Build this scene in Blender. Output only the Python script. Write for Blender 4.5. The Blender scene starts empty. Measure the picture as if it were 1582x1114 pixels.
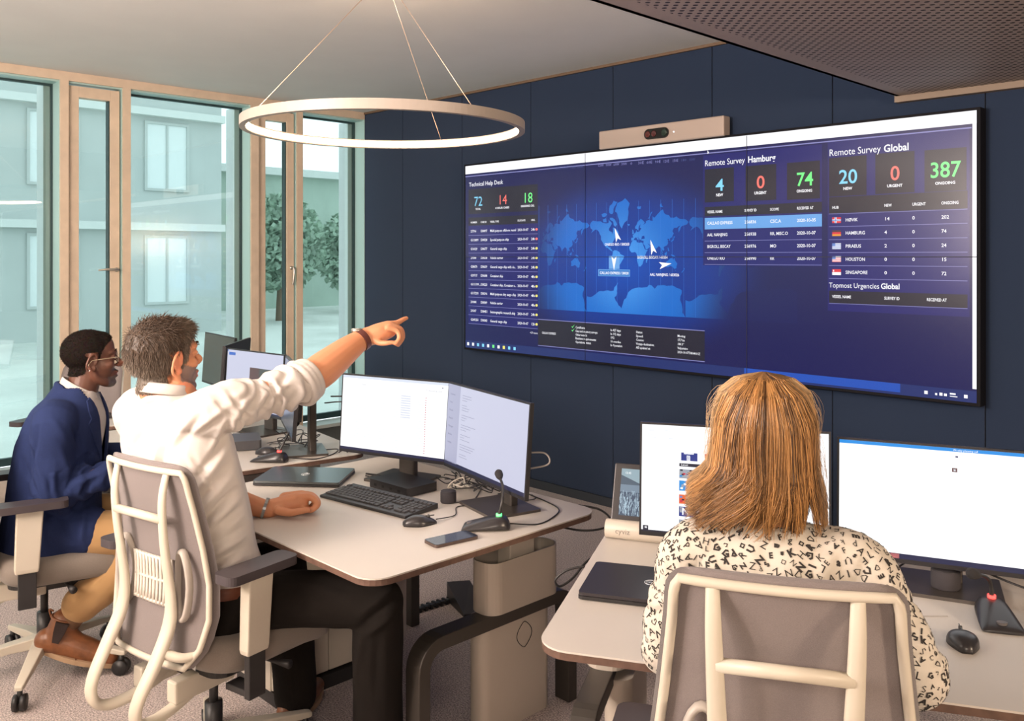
import bpy, bmesh, math, random
import numpy as np
from mathutils import Vector, Matrix, Quaternion, noise as mnoise
from mathutils.bvhtree import BVHTree
random.seed(7); rng = np.random.default_rng(7)
SC = bpy.context.scene; COL = SC.collection
PI = math.pi

# ---------------------------------------------------------------- camera
FOC, CX, HY, EYE = 1365.0, 791.0, 397.0, 1.63
TH = math.atan(1345 / FOC)
FW = (-math.cos(TH), math.sin(TH)); RT = (FW[1], -FW[0])
cam = bpy.data.cameras.new('camera'); co = bpy.data.objects.new('camera', cam); COL.objects.link(co)
cam.sensor_width = 36; cam.lens = FOC / 1582 * 36
cam.shift_x = 0; cam.shift_y = (HY - 557) / 1582
cam.clip_start = 0.05
co.location = (0, 0, EYE)
co.rotation_euler = (PI / 2, 0, math.atan2(FW[1], FW[0]) - PI / 2)
SC.camera = co
# ---------------------------------------------------------------- sky, lamps, exposure
SC.view_settings.view_transform = 'Standard'; SC.view_settings.look = 'None'
SC.view_settings.gamma = 1; SC.view_settings.use_curve_mapping = False
SC.view_settings.exposure = 0.9
EXP = 2 ** SC.view_settings.exposure
def s2l(c): return tuple((x / 255 / 12.92 if x <= 10 else ((x / 255 + .055) / 1.055) ** 2.4) / EXP for x in c)
W = bpy.data.worlds.new('sky'); SC.world = W; W.use_nodes = True
wb = W.node_tree.nodes['Background']
wb.inputs[0].default_value = (0.86, 0.93, 1.0, 1); wb.inputs[1].default_value = 1.55

def area(name, loc, target, size, power, color, shape='RECTANGLE', size_y=None):
    l = bpy.data.lights.new(name, 'AREA'); l.energy = power; l.color = color
    l.shape = shape; l.size = size; l.size_y = size_y or size
    o = bpy.data.objects.new(name, l); COL.objects.link(o); o.location = loc
    d = Vector(target) - Vector(loc); o.rotation_euler = d.to_track_quat('-Z', 'Y').to_euler()
    return o
WARM = (1.0, 0.77, 0.56)
area('softbox_right', (3.4, 1.9, 1.95), (-3.6, 2.2, 1.3), 0.5, 66, WARM)
area('softbox_rear', (-2.7, -2.7, 2.2), (-2.2, 2.2, 1.0), 0.35, 36, (1.0, 0.80, 0.62))
area('ceiling_light_rear', (1.2, -1.4, 2.38), (0.2, 0.6, 0), 1.4, 75, (1.0, 0.82, 0.67))
area('ceiling_light_room', (-4.3, -2.2, 2.82), (-4.3, -1.2, 0), 1.4, 60, (1.0, 0.86, 0.74))
area('added_fill_uplight', (-2.5, -1.3, 2.1), (-2.4, -.5, 2.9), 1.2, 135, (1.0, 0.84, 0.76))  # added fill aimed upward to brighten the ceiling, not a fixture of the room

# ---------------------------------------------------------------- helpers
def ray(px, py): k = (px - CX) / FOC; return (FW[0] + RT[0] * k, FW[1] + RT[1] * k, -(py - HY) / FOC)
def dep(px, py, d): r = ray(px, py); return Vector((r[0] * d, r[1] * d, EYE + r[2] * d))
def atz(px, py, z): return dep(px, py, (EYE - z) * FOC / (py - HY))
def Yx(px, x): r = ray(px, 0); return r[1] * x / r[0]
def Xy(px, y): r = ray(px, 0); return r[0] * y / r[1]
def Zy(px, py, y): r = ray(px, py); return EYE + r[2] * y / r[1]
def Zx(px, py, x): r = ray(px, py); return EYE + r[2] * x / r[0]

MATS = {}
def mat(name, col=(.5, .5, .5), rough=.5, metal=0, noise=0, nscale=50, bump=0, bscale=200, spec=.5, sss=0, emit=None, es=0, coat=0, sheen=0, attr=None, transmission=0):
    if name in MATS: return MATS[name]
    m = bpy.data.materials.new(name); m.use_nodes = True; nt = m.node_tree; b = nt.nodes['Principled BSDF']
    b.inputs['Base Color'].default_value = (*col, 1); b.inputs['Roughness'].default_value = rough
    b.inputs['Metallic'].default_value = metal; b.inputs['Specular IOR Level'].default_value = spec
    if coat: b.inputs['Coat Weight'].default_value = coat; b.inputs['Coat Roughness'].default_value = .1
    if sheen: b.inputs['Sheen Weight'].default_value = sheen
    if sss:
        b.inputs['Subsurface Weight'].default_value = sss; b.inputs['Subsurface Radius'].default_value = (.012, .005, .003)
        b.inputs['Subsurface Scale'].default_value = 1
    if emit: b.inputs['Emission Color'].default_value = (*emit, 1); b.inputs['Emission Strength'].default_value = es
    if noise or bump: tc = nt.nodes.new('ShaderNodeTexCoord')
    if attr:
        a = nt.nodes.new('ShaderNodeVertexColor'); a.layer_name = attr; nt.links.new(a.outputs[0], b.inputs['Base Color'])
    elif noise:
        n = nt.nodes.new('ShaderNodeTexNoise'); n.inputs['Scale'].default_value = nscale; n.inputs['Detail'].default_value = 4
        nt.links.new(tc.outputs['Object'], n.inputs['Vector'])
        r = nt.nodes.new('ShaderNodeValToRGB')
        r.color_ramp.elements[0].position = .3; r.color_ramp.elements[1].position = .7
        r.color_ramp.elements[0].color = (*[c * (1 - noise) for c in col], 1); r.color_ramp.elements[1].color = (*[min(1, c * (1 + noise)) for c in col], 1)
        nt.links.new(n.outputs['Fac'], r.inputs['Fac']); nt.links.new(r.outputs[0], b.inputs['Base Color'])
    if bump:
        n2 = nt.nodes.new('ShaderNodeTexNoise'); n2.inputs['Scale'].default_value = bscale; n2.inputs['Detail'].default_value = 3
        nt.links.new(tc.outputs['Object'], n2.inputs['Vector'])
        bp = nt.nodes.new('ShaderNodeBump'); bp.inputs['Strength'].default_value = bump; bp.inputs['Distance'].default_value = .004
        nt.links.new(n2.outputs['Fac'], bp.inputs['Height']); nt.links.new(bp.outputs[0], b.inputs['Normal'])
    MATS[name] = m
    return m
def emat(name, rgb, s=1.0):
    """a lit display surface: emission under a slightly glossy black panel"""
    return mat(name, (.01, .01, .012), .28, emit=s2l(rgb), es=s, spec=.35)

class MB:
    """collects shapes; build() links them as ONE mesh object"""
    def __init__(s): s.v = []; s.f = []; s.mi = []; s.cur = 0; s.M = None; s.sm = []
    def add(s, vs, fs, smooth=False, m=None):
        n = len(s.v); M = s.M
        for p in vs:
            p = Vector(p)
            s.v.append(tuple(M @ p) if M else tuple(p))
        for f in fs: s.f.append(tuple(i + n for i in f)); s.mi.append(s.cur if m is None else m); s.sm.append(smooth)
    def box(s, a, b, m=None):
        x0, y0, z0 = a; x1, y1, z1 = b
        s.add([(x0, y0, z0), (x1, y0, z0), (x1, y1, z0), (x0, y1, z0), (x0, y0, z1), (x1, y0, z1), (x1, y1, z1), (x0, y1, z1)],
              [(0, 3, 2, 1), (4, 5, 6, 7), (0, 1, 5, 4), (1, 2, 6, 5), (2, 3, 7, 6), (3, 0, 4, 7)], m=m)
    def quad(s, a, b, c, d, m=None): s.add([a, b, c, d], [(0, 1, 2, 3)], m=m)
    def prism(s, poly, z0, z1, m=None, smooth=False):
        """poly: list of (x,y), extruded in z"""
        n = len(poly); vs = [(x, y, z0) for x, y in poly] + [(x, y, z1) for x, y in poly]
        fs = [tuple(range(n - 1, -1, -1)), tuple(range(n, 2 * n))]
        s.add(vs, fs, m=m)
        s.add(vs, [(i, (i + 1) % n, n + (i + 1) % n, n + i) for i in range(n)], m=m, smooth=smooth)
    def loft(s, rings, cap=True, closed=True, smooth=True, m=None):
        n = len(rings[0]); vs = [p for r in rings for p in r]; fs = []
        for k in range(len(rings) - 1):
            for i in range(n if closed else n - 1):
                j = (i + 1) % n; fs.append((k * n + i, k * n + j, (k + 1) * n + j, (k + 1) * n + i))
        if cap and closed: fs.append(tuple(range(n - 1, -1, -1))); fs.append(tuple((len(rings) - 1) * n + i for i in range(n)))
        s.add(vs, fs, smooth, m)
    def tube(s, pts, rad, n=8, m=None, closed=False, flat=1.0, up=None, cap=True, smooth=True):
        """swept round (or flattened) tube through pts with per-point radii"""
        pts = [Vector(p) for p in pts]; N = len(pts)
        if not hasattr(rad, '__len__'): rad = [rad] * N
        rings = []; prev = None
        for i, p in enumerate(pts):
            if closed: t = pts[(i + 1) % N] - pts[i - 1]
            else: t = pts[min(i + 1, N - 1)] - pts[max(i - 1, 0)]
            if t.length < 1e-9: t = Vector((0, 0, 1))
            t.normalize()
            if up is not None: a = Vector(up) - t * t.dot(Vector(up))
            elif prev is None:
                a = Vector((0, 0, 1)) if abs(t.z) < .9 else Vector((1, 0, 0)); a = a - t * t.dot(a)
            else: a = prev - t * t.dot(prev)
            if a.length < 1e-6: a = t.orthogonal()
            a.normalize(); prev = a; b = t.cross(a)
            rings.append([p + (a * math.cos(q) * flat + b * math.sin(q)) * rad[i] for q in [2 * PI * k / n for k in range(n)]])
        if closed: rings.append(rings[0])
        s.loft(rings, cap=cap and not closed, smooth=smooth, m=m)
    def ell(s, c, r, n=16, k=10, R=None, m=None):
        c = Vector(c); r = Vector((r, r, r)) if not hasattr(r, '__len__') else Vector(r)
        vs = []; fs = []
        def T(p): q = Vector((p[0] * r.x, p[1] * r.y, p[2] * r.z)); return (R @ q if R else q) + c
        vs.append(T((0, 0, 1)))
        for i in range(1, k):
            a = PI * i / k
            for j in range(n): b = 2 * PI * j / n; vs.append(T((math.sin(a) * math.cos(b), math.sin(a) * math.sin(b), math.cos(a))))
        vs.append(T((0, 0, -1))); L = len(vs) - 1
        for j in range(n):
            fs.append((0, 1 + j, 1 + (j + 1) % n)); fs.append((L, 1 + (k - 2) * n + (j + 1) % n, 1 + (k - 2) * n + j))
            for i in range(k - 2): a = 1 + i * n; fs.append((a + j, a + n + j, a + n + (j + 1) % n, a + (j + 1) % n))
        s.add(vs, fs, True, m)
    def cap(s, a, b, ra, rb, n=16, m=None):
        """tapered capsule from a to b with round ends"""
        a = Vector(a); b = Vector(b); t = (b - a); L = t.length; t.normalize(); P = []; Q = []
        for i in range(1, 6): q = PI / 2 * (1 - i / 5.5); P.append(a - t * ra * math.sin(q)); Q.append(ra * math.cos(q))
        P.append(a); Q.append(ra); P.append(b); Q.append(rb)
        for i in range(5, 0, -1): q = PI / 2 * (1 - i / 5.5); P.append(b + t * rb * math.sin(q)); Q.append(rb * math.cos(q))
        s.tube(P, Q, n, m)
    def limb(s, pts, rads, n=16, m=None, sub=6, flat=1.0, up=None):
        """smooth tapered chain through joints, round ends"""
        P, Rr = spline(pts, rads, sub); t0 = (P[0] - P[1]).normalized(); t1 = (P[-1] - P[-2]).normalized()
        A = []; B = []
        for i in range(1, 5): q = PI / 2 * (1 - i / 4.5); A.append((P[0] + t0 * Rr[0] * math.sin(q), Rr[0] * math.cos(q))); B.append((P[-1] + t1 * Rr[-1] * math.sin(q), Rr[-1] * math.cos(q)))
        P2 = [a[0] for a in A] + P + [b[0] for b in B[::-1]]; R2 = [a[1] for a in A] + Rr + [b[1] for b in B[::-1]]
        s.tube(P2, R2, n, m, flat=flat, up=up)
    def lathe(s, prof, c=(0, 0, 0), n=24, m=None, smooth=True):
        c = Vector(c); s.loft([[c + Vector((r * math.cos(2 * PI * k / n), r * math.sin(2 * PI * k / n), z)) for k in range(n)] for r, z in prof], smooth=smooth, m=m)
    def build(s, name, mats, parent=None, bevel=0, seg=2, smooth=None, loc=None, rotz=0, sub=0, autosm=None):
        me = bpy.data.meshes.new(name); me.from_pydata(s.v, [], s.f)
        if not isinstance(mats, (list, tuple)): mats = [mats]
        for m in mats: me.materials.append(m)
        me.polygons.foreach_set('material_index', [min(i, len(mats) - 1) for i in s.mi])
        me.polygons.foreach_set('use_smooth', s.sm if smooth is None else [smooth] * len(s.f))
        me.update(); me.validate()
        return link(me, name, parent, bevel, seg, loc, rotz, sub)
def link(me, name, parent=None, bevel=0, seg=2, loc=None, rotz=0, sub=0):
    o = bpy.data.objects.new(name, me); COL.objects.link(o)
    if parent: o.parent = parent
    if loc: o.location = loc
    if rotz: o.rotation_euler = (0, 0, rotz)
    if bevel:
        b = o.modifiers.new('bevel', 'BEVEL'); b.width = bevel; b.segments = seg; b.limit_method = 'ANGLE'; b.angle_limit = .7
        b.harden_normals = False
    if sub:
        b = o.modifiers.new('sub', 'SUBSURF'); b.levels = sub; b.render_levels = sub
    return o
def spline(pts, rads, sub=6):
    pts = [Vector(p) for p in pts]; N = len(pts)
    if not hasattr(rads, '__len__'): rads = [rads] * N
    P = []; R = []
    for i in range(N - 1):
        p0 = pts[max(i - 1, 0)]; p1 = pts[i]; p2 = pts[i + 1]; p3 = pts[min(i + 2, N - 1)]
        r0 = rads[max(i - 1, 0)]; r1 = rads[i]; r2 = rads[i + 1]; r3 = rads[min(i + 2, N - 1)]
        for k in range(sub):
            t = k / sub; a = -.5 * t + t * t - .5 * t ** 3; b = 1 - 2.5 * t * t + 1.5 * t ** 3; c = .5 * t + 2 * t * t - 1.5 * t ** 3; d = -.5 * t * t + .5 * t ** 3
            P.append(p0 * a + p1 * b + p2 * c + p3 * d); R.append(max(.0005, r0 * a + r1 * b + r2 * c + r3 * d))
    P.append(pts[-1]); R.append(rads[-1]); return P, R
def rrect(x0, y0, x1, y1, r, n=5):
    out = []
    for cx, cy, a0 in ((x1 - r, y0 + r, -PI / 2), (x1 - r, y1 - r, 0), (x0 + r, y1 - r, PI / 2), (x0 + r, y0 + r, PI)):
        for k in range(n + 1): a = a0 + PI / 2 * k / n; out.append((cx + r * math.cos(a), cy + r * math.sin(a)))
    return out
def thing(name, label, cat, loc=(0, 0, 0), rotz=0, group=None):
    o = bpy.data.objects.new(name, None); COL.objects.link(o); o.empty_display_size = .1
    o.location = loc; o.rotation_euler = (0, 0, rotz); o['label'] = label; o['category'] = cat
    if group: o['group'] = group
    return o
def tag(o, label, cat, group=None, kind=None):
    o['label'] = label; o['category'] = cat
    if group: o['group'] = group
    if kind: o['kind'] = kind
    return o
def struct(name, mb, m, **k):
    o = mb.build(name, m, **k)
    if not k.get('parent'): o['kind'] = 'structure'
    return o
def copy_tree(root, loc, rotz, label, group=None):
    def cp(o, par):
        c = o.copy(); COL.objects.link(c)
        if par: c.parent = par
        for ch in o.children: cp(ch, c)
        return c
    r = cp(root, None); r.location = loc; r.rotation_euler = (0, 0, rotz); r['label'] = label
    if group: r['group'] = group
    return r
def fuse(mb, voxel=.008, smooth=4, factor=.5):
    """voxel-remesh a set of overlapping closed shapes into one continuous surface"""
    me = bpy.data.meshes.new('t'); me.from_pydata(mb.v, [], mb.f)
    o = bpy.data.objects.new('t', me); COL.objects.link(o)
    r = o.modifiers.new('r', 'REMESH'); r.mode = 'VOXEL'; r.voxel_size = voxel; r.use_smooth_shade = True
    if smooth: q = o.modifiers.new('s', 'SMOOTH'); q.iterations = smooth; q.factor = factor
    dg = bpy.context.evaluated_depsgraph_get(); out = bpy.data.meshes.new_from_object(o.evaluated_get(dg))
    bpy.data.objects.remove(o); bpy.data.meshes.remove(me)
    out.materials.clear()
    return out
def getv(me):
    a = np.empty(len(me.vertices) * 3); me.vertices.foreach_get('co', a); return a.reshape(-1, 3)
def getn(me):
    a = np.empty(len(me.vertices) * 3); me.vertices.foreach_get('normal', a); return a.reshape(-1, 3)
def setv(me, a): me.vertices.foreach_set('co', a.ravel()); me.update()
def folds(me, segs):
    """push the surface out / in along crease segments: (a, b, amplitude, width)"""
    v = getv(me); n = getn(me); disp = np.zeros(len(v))
    for a, b, amp, w in segs:
        a = np.array(a, float); b = np.array(b, float); ab = b - a; L2 = ab @ ab
        t = np.clip(((v - a) @ ab) / L2, 0, 1); q = v - (a + t[:, None] * ab); d = np.sqrt((q * q).sum(1))
        fade = np.sin(np.clip(t, 0.02, .98) * PI) ** .6
        disp += amp * fade * np.exp(-(d / w) ** 2)
    setv(me, v + n * disp[:, None])
def finish(me, name, mats, parent=None, smooth=True, **k):
    if not isinstance(mats, (list, tuple)): mats = [mats]
    me.name = name
    for m in mats: me.materials.append(m)
    me.polygons.foreach_set('use_smooth', [smooth] * len(me.polygons))
    return link(me, name, parent, **k)
def folds_px(me, segs, per=6):
    """creases given by where they show in the picture: each is laid onto the cloth it crosses"""
    bv = BVHTree.FromPolygons([v.co for v in me.vertices], [tuple(p.vertices) for p in me.polygons]); v = getv(me); n = getn(me); disp = np.zeros(len(v)); o = Vector((0, 0, EYE))
    for (x0, y0), (x1, y1), amp, w in segs:
        P = []
        for k in range(per + 1):
            t = k / per; h = bv.ray_cast(o, Vector(ray(x0 + (x1 - x0) * t, y0 + (y1 - y0) * t)).normalized())
            if h[0] is not None and (not P or (h[0] - P[-1]).length < .12): P.append(h[0])
        if len(P) < 2: continue
        best = np.full(len(v), 9.); tt = np.zeros(len(v))
        for i in range(len(P) - 1):
            a = np.array(P[i]); b = np.array(P[i + 1]); ab = b - a; t = np.clip(((v - a) @ ab) / (ab @ ab + 1e-12), 0, 1); q = v - (a + t[:, None] * ab); d = np.sqrt((q * q).sum(1)); m = d < best; best[m] = d[m]; tt[m] = ((i + t) / (len(P) - 1))[m]
        disp += amp * np.sin(np.clip(tt, .03, .97) * PI) ** .6 * np.exp(-(best / w) ** 2)
    setv(me, v + n * disp[:, None])
_tc = {}
def text_geo(s, size=1.0, bold=0.0, res=2):
    """outline of a word in the built-in font: verts (x, y) and faces, origin at its left baseline"""
    key = (s, bold, res)
    if key not in _tc:
        c = bpy.data.curves.new('t', 'FONT'); c.body = s; c.size = 1; c.resolution_u = res; c.offset = bold
        o = bpy.data.objects.new('t', c); COL.objects.link(o)
        dg = bpy.context.evaluated_depsgraph_get(); me = bpy.data.meshes.new_from_object(o.evaluated_get(dg))
        v = getv(me)[:, :2].copy() if len(me.vertices) else np.zeros((0, 2)); f = [tuple(p.vertices) for p in me.polygons]
        bpy.data.objects.remove(o); bpy.data.curves.remove(c); bpy.data.meshes.remove(me); _tc[key] = (v, f)
    v, f = _tc[key]; return v * size, f
def put_text(mb, s, x, z, size, y=0, m=None, align='L', sx=1.0, bold=0.0, res=2):
    """write s on an x-z panel facing -y"""
    v, f = text_geo(s, size, bold, res)
    if not len(v): return
    v = v.copy(); v[:, 0] *= sx
    w = v[:, 0].max()
    x0 = x - (w if align == 'R' else w / 2 if align == 'C' else 0)
    mb.add([(x0 + a, y, z + b) for a, b in v], f, m=m)
def cable(name, pts, r, m, label, cat='cable', n=8, sub=8, group=None):
    mb = MB(); P, R = spline(pts, r, sub); mb.tube(P, R, n); o = mb.build(name, m); return tag(o, label, cat, group)
# ================================================================ the room
M_ceil = mat('ceiling_paint', (.72, .71, .68), .9, noise=.02, nscale=3)
M_panel = mat('navy_fabric_panel', (.011, .025, .060), .95, noise=.25, nscale=900, bump=.25, bscale=900, sheen=.15)
M_seam = mat('seam_shadow_gap', (.006, .008, .014), 1)
M_wood = mat('pale_ash_frame', (.70, .56, .42), .5, noise=.06, nscale=12)
M_alu = mat('window_aluminium', (.40, .58, .56), .4)
M_gasket = mat('black_gasket', (.02, .05, .055), .5)
M_wallp = mat('light_plaster', (.55, .52, .48), .9)
M_steel = mat('brushed_steel', (.62, .58, .52), .3, .9)
def carpet():
    m = mat('carpet', (.14, .125, .125), 1, bump=.9, bscale=260)
    nt = m.node_tree; b = nt.nodes['Principled BSDF']; tc = nt.nodes.new('ShaderNodeTexCoord')
    n = nt.nodes.new('ShaderNodeTexNoise'); n.inputs['Scale'].default_value = 170; n.inputs['Detail'].default_value = 6
    r = nt.nodes.new('ShaderNodeValToRGB'); r.color_ramp.elements[0].position = .35; r.color_ramp.elements[1].position = .68
    r.color_ramp.elements[0].color = (.22, .19, .185, 1); r.color_ramp.elements[1].color = (.74, .63, .59, 1)
    nt.links.new(tc.outputs['Object'], n.inputs['Vector']); nt.links.new(n.outputs['Fac'], r.inputs[0]); nt.links.new(r.outputs[0], b.inputs['Base Color'])
    return m
def glass(name, tint, refl=.07):
    m = bpy.data.materials.new(name); m.use_nodes = True; nt = m.node_tree; nt.nodes.clear()
    o = nt.nodes.new('ShaderNodeOutputMaterial'); mx = nt.nodes.new('ShaderNodeMixShader'); t = nt.nodes.new('ShaderNodeBsdfTransparent'); g = nt.nodes.new('ShaderNodeBsdfGlossy')
    t.inputs[0].default_value = (*tint, 1); g.inputs['Roughness'].default_value = .01; mx.inputs[0].default_value = refl
    nt.links.new(t.outputs[0], mx.inputs[1]); nt.links.new(g.outputs[0], mx.inputs[2]); nt.links.new(mx.outputs[0], o.inputs[0]); return m
M_glass = glass('tinted_window_glass', (.71, .785, .765), .10)
XW, YW, ZC = -6.4, 4.5, 2.89     # window wall, video wall, ceiling
X1, Y0 = 4.2, -4.0
mb = MB(); mb.box((XW - .45, Y0, -.1), (X1, YW + .3, 0)); struct('floor', mb, carpet())
mb = MB(); mb.box((XW - .2, Y0, ZC), (X1, YW + .3, ZC + .15)); struct('ceiling', mb, M_ceil)
mb = MB(); mb.box((X1, Y0, 0), (X1 + .1, YW, ZC)); struct('wall_right', mb, M_wallp)
mb = MB(); mb.box((XW, Y0 - .1, 0), (X1, Y0, ZC)); struct('wall_back', mb, M_wallp)
# video wall cladding: fabric panels with shadow gaps (kept as one wall with inset seams)
SX = [XW, -5.86, -5.114, -4.377, -3.631, -2.885, -2.145, -1.397, -.65, .1, .85, 1.6, 2.4, 3.2, X1]
mb = MB(); mb.box((XW - .25, YW + .012, 0), (X1, YW + .2, ZC), m=1)
for a, b in zip(SX[:-1], SX[1:]):
    mb.box((a + .003, YW, .06), (b - .003, YW + .012, ZC - .02), m=0)
struct('wall_front', mb, [M_panel, M_seam])
mb = MB(); mb.box((XW, YW - .012, 0), (X1, YW - .001, .058)); struct('baseboard_front', mb, mat('dark_baseboard', (.03, .035, .045), .6))
mb = MB(); mb.box((XW, YW - .01, ZC - .018), (-1.8, YW + .01, ZC - .001)); struct('trim_1', mb, mat('brown_trim', (.16, .10, .06), .6))
# lowered perforated ceiling over the right half
def perfo():
    m = mat('perforated_metal', (.36, .30, .27), .55, metal=.2)
    nt = m.node_tree; b = nt.nodes['Principled BSDF']; tc = nt.nodes.new('ShaderNodeTexCoord')
    mp = nt.nodes.new('ShaderNodeMapping'); mp.inputs['Scale'].default_value = (32, 32, 0.001); mp.inputs['Rotation'].default_value = (0, 0, PI / 4)
    vo = nt.nodes.new('ShaderNodeTexVoronoi'); vo.inputs['Scale'].default_value = 1; vo.inputs['Randomness'].default_value = 0
    lt = nt.nodes.new('ShaderNodeMath'); lt.operation = 'LESS_THAN'; lt.inputs[1].default_value = .27
    # keep a plain border along the edge of the lowered ceiling
    sx = nt.nodes.new('ShaderNodeSeparateXYZ'); g = nt.nodes.new('ShaderNodeMath'); g.operation = 'GREATER_THAN'; g.inputs[1].default_value = -1.70
    mu = nt.nodes.new('ShaderNodeMath'); mu.operation = 'MULTIPLY'; mix = nt.nodes.new('ShaderNodeMixRGB')
    mix.inputs[1].default_value = (.36, .30, .27, 1); mix.inputs[2].default_value = (.03, .025, .025, 1)
    L = nt.links.new
    L(tc.outputs['Object'], mp.inputs[0]); L(mp.outputs[0], vo.inputs['Vector']); L(vo.outputs['Distance'], lt.inputs[0])
    L(tc.outputs['Object'], sx.inputs[0]); L(sx.outputs[0], g.inputs[0]); L(lt.outputs[0], mu.inputs[0]); L(g.outputs[0], mu.inputs[1]); L(mu.outputs[0], mix.inputs[0]); L(mix.outputs[0], b.inputs['Base Color'])
    return m
mb = MB(); mb.box((-1.79, Y0, 2.43), (X1, YW - .05, 2.46)); mb.box((-1.79, Y0, 2.43), (-1.77, YW - .05, ZC)); o = struct('trim_2', mb, perfo())
mb = MB(); mb.box((-1.80, YW - .05, 2.40), (X1, YW - .001, 2.46)); struct('trim_3', mb, mat('brown_cornice', (.23, .17, .12), .5))

# window wall ------------------------------------------------------
zb, zt = .24, 2.83
mb = MB(); mb.box((XW - .2, Y0, 0), (XW, YW, zb - .04)); struct('wall_left', mb, mat('dark_sill_wall', (.12, .14, .14), .8))
mb = MB(); mb.box((XW - .16, Y0, zb - .04), (XW + .05, YW - .001, zb - .01)); struct('trim_4', mb, mat('pale_sill', (.55, .62, .6), .4), bevel=.004)
mb = MB(); mb.box((XW - .2, Y0, zt), (XW, YW, ZC), m=0); mb.box((XW - .17, Y0, zt - .012), (XW - .02, YW, zt), m=1); struct('trim_5', mb, [M_wood, M_alu])
yb = lambda px, x=XW: Yx(px, x)
posts = [(yb(93), yb(105)), (yb(190), yb(202)), (yb(388), yb(400)), (yb(459), yb(467))]
pw = posts[0][1] - posts[0][0]
PY = [posts[0][0] - 3.2 + .5 * i for i in ()]
# earlier bays of the facade, outside the picture on the left (seen in reflections only)
step = posts[2][0] - posts[0][0]
allposts = [(a - step * k, b - step * k) for k in (2, 1) for a, b in posts[:2]] + posts
for i, (a, b) in enumerate(allposts):
    mb = MB(); b = max(b, a + .055)
    mb.box((XW - .16, a, zb - .01), (XW, b, zt)); mb.box((XW - .159, a - .004, zb), (XW - .012, a, zt), m=1)
    o = struct('trim_%d' % (6 + i), mb, [M_wood, M_alu])
allposts = [(a, max(b, a + .055)) for a, b in allposts]
mb = MB(); mb.box((XW - .2, YW - .006, zb), (XW, YW + .012, zt)); struct('trim_20', mb, M_alu)
wi = 1
def pane(y0, y1, wi, xg=XW - .15):
    r = thing('window_%d' % wi, '', ''); del r['label']; del r['category']; r['kind'] = 'structure'; r.location = (xg, (y0 + y1) / 2, zb)
    hw = (y1 - y0) / 2; h = zt - .012 - zb
    g = MB(); g.box((-.003, -hw + .01, .02), (.003, hw - .01, h - .01)); g.build('glass_pane', M_glass, r)
    k = MB(); t = .014
    k.box((-.02, -hw, 0), (.012, -hw + t, h)); k.box((-.02, hw - t, 0), (.012, hw, h)); k.box((-.02, -hw + t, 0), (.012, hw - t, .05)); k.box((-.02, -hw + t, h - t), (.012, hw - t, h))
    k.build('window_frame', M_gasket, r)
    k = MB(); k.box((-.16, hw - .055, 0), (-.02, hw, h)); k.build('outer_jamb', mat('white_outer_jamb', (.85, .88, .9), .5), r)
    return r
def sash(y0, y1, wi, handle_up):
    r = thing('window_%d' % wi, '', ''); del r['label']; del r['category']; r['kind'] = 'structure'; r.location = (XW - .05, (y0 + y1) / 2, zb)
    hw = (y1 - y0) / 2; h = zt - .012 - zb; s = .075; gp = .012
    k = MB(); k.box((-.06, -hw + gp, 0), (.02, -hw + s, h - gp)); k.box((-.06, hw - s, 0), (.02, hw - gp, h - gp)); k.box((-.06, -hw + s, 0), (.02, hw - s, s)); k.box((-.06, -hw + s, h - gp - s), (.02, hw - s, h - gp))
    k.box((-.058, hw - gp, 0), (-.012, hw, h), m=1); k.box((-.058, -hw, 0), (-.012, -hw + gp, h), m=1)
    k.build('sash_frame', [M_wood, mat('frame_rebate', (.17, .15, .12), .6)], r, bevel=.002)
    g = MB(); g.box((-.035, -hw + s - .002, s - .002), (-.029, hw - s + .002, h - gp - s + .002)); g.build('glass_pane', M_glass, r)
    q = MB(); q.box((-.05, hw - s - .007, s), (.004, hw - s, h - gp - s)); q.build('gasket', M_gasket, r)
    # lever handle
    hz = 1.30; hy = hw - s * .45
    k = MB(); k.tube([(.02, hy, hz), (.026, hy, hz)], [.014, .014], 16)
    k.tube([(.024, hy, hz), (.06, hy, hz)], .009, 12)
    if handle_up: k.tube(*spline([(.058, hy, hz), (.062, hy, hz - .03), (.06, hy - .004, hz - .09), (.056, hy - .008, hz - .135)], [.009, .010, .009, .007]), n=10)
    else: k.tube(*spline([(.058, hy, hz), (.062, hy - .03, hz + .002), (.06, hy - .09, hz + .002), (.054, hy - .135, hz - .003)], [.009, .009, .008, .006]), n=10)
    k.lathe([(.001, 0), (.016, 0), (.016, .004), (.001, .004)], n=16)
    k.v[-64:] = [(.02 + z, hy + x, hz + y) for x, y, z in k.v[-64:]]
    k.build('window_handle', M_steel, r)
    return r
P_ = allposts
bays = []
for i in range(len(P_) - 1): bays.append((P_[i][1], P_[i + 1][0], i % 2 == 0))
bays.insert(0, (Y0, P_[0][0], False)); bays.append((P_[-1][1], YW - .006, False))
ns = 0
for i, (a, b, is_s) in enumerate(bays):
    if is_s: ns += 1; sash(a, b, i + 1, ns == 4)
    else: pane(a, b, i + 1)
mb = MB(); mb.box((XW - .3, Y0 - .1, -.1), (XW, Y0, ZC)); struct('trim_21', mb, M_wallp)

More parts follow.
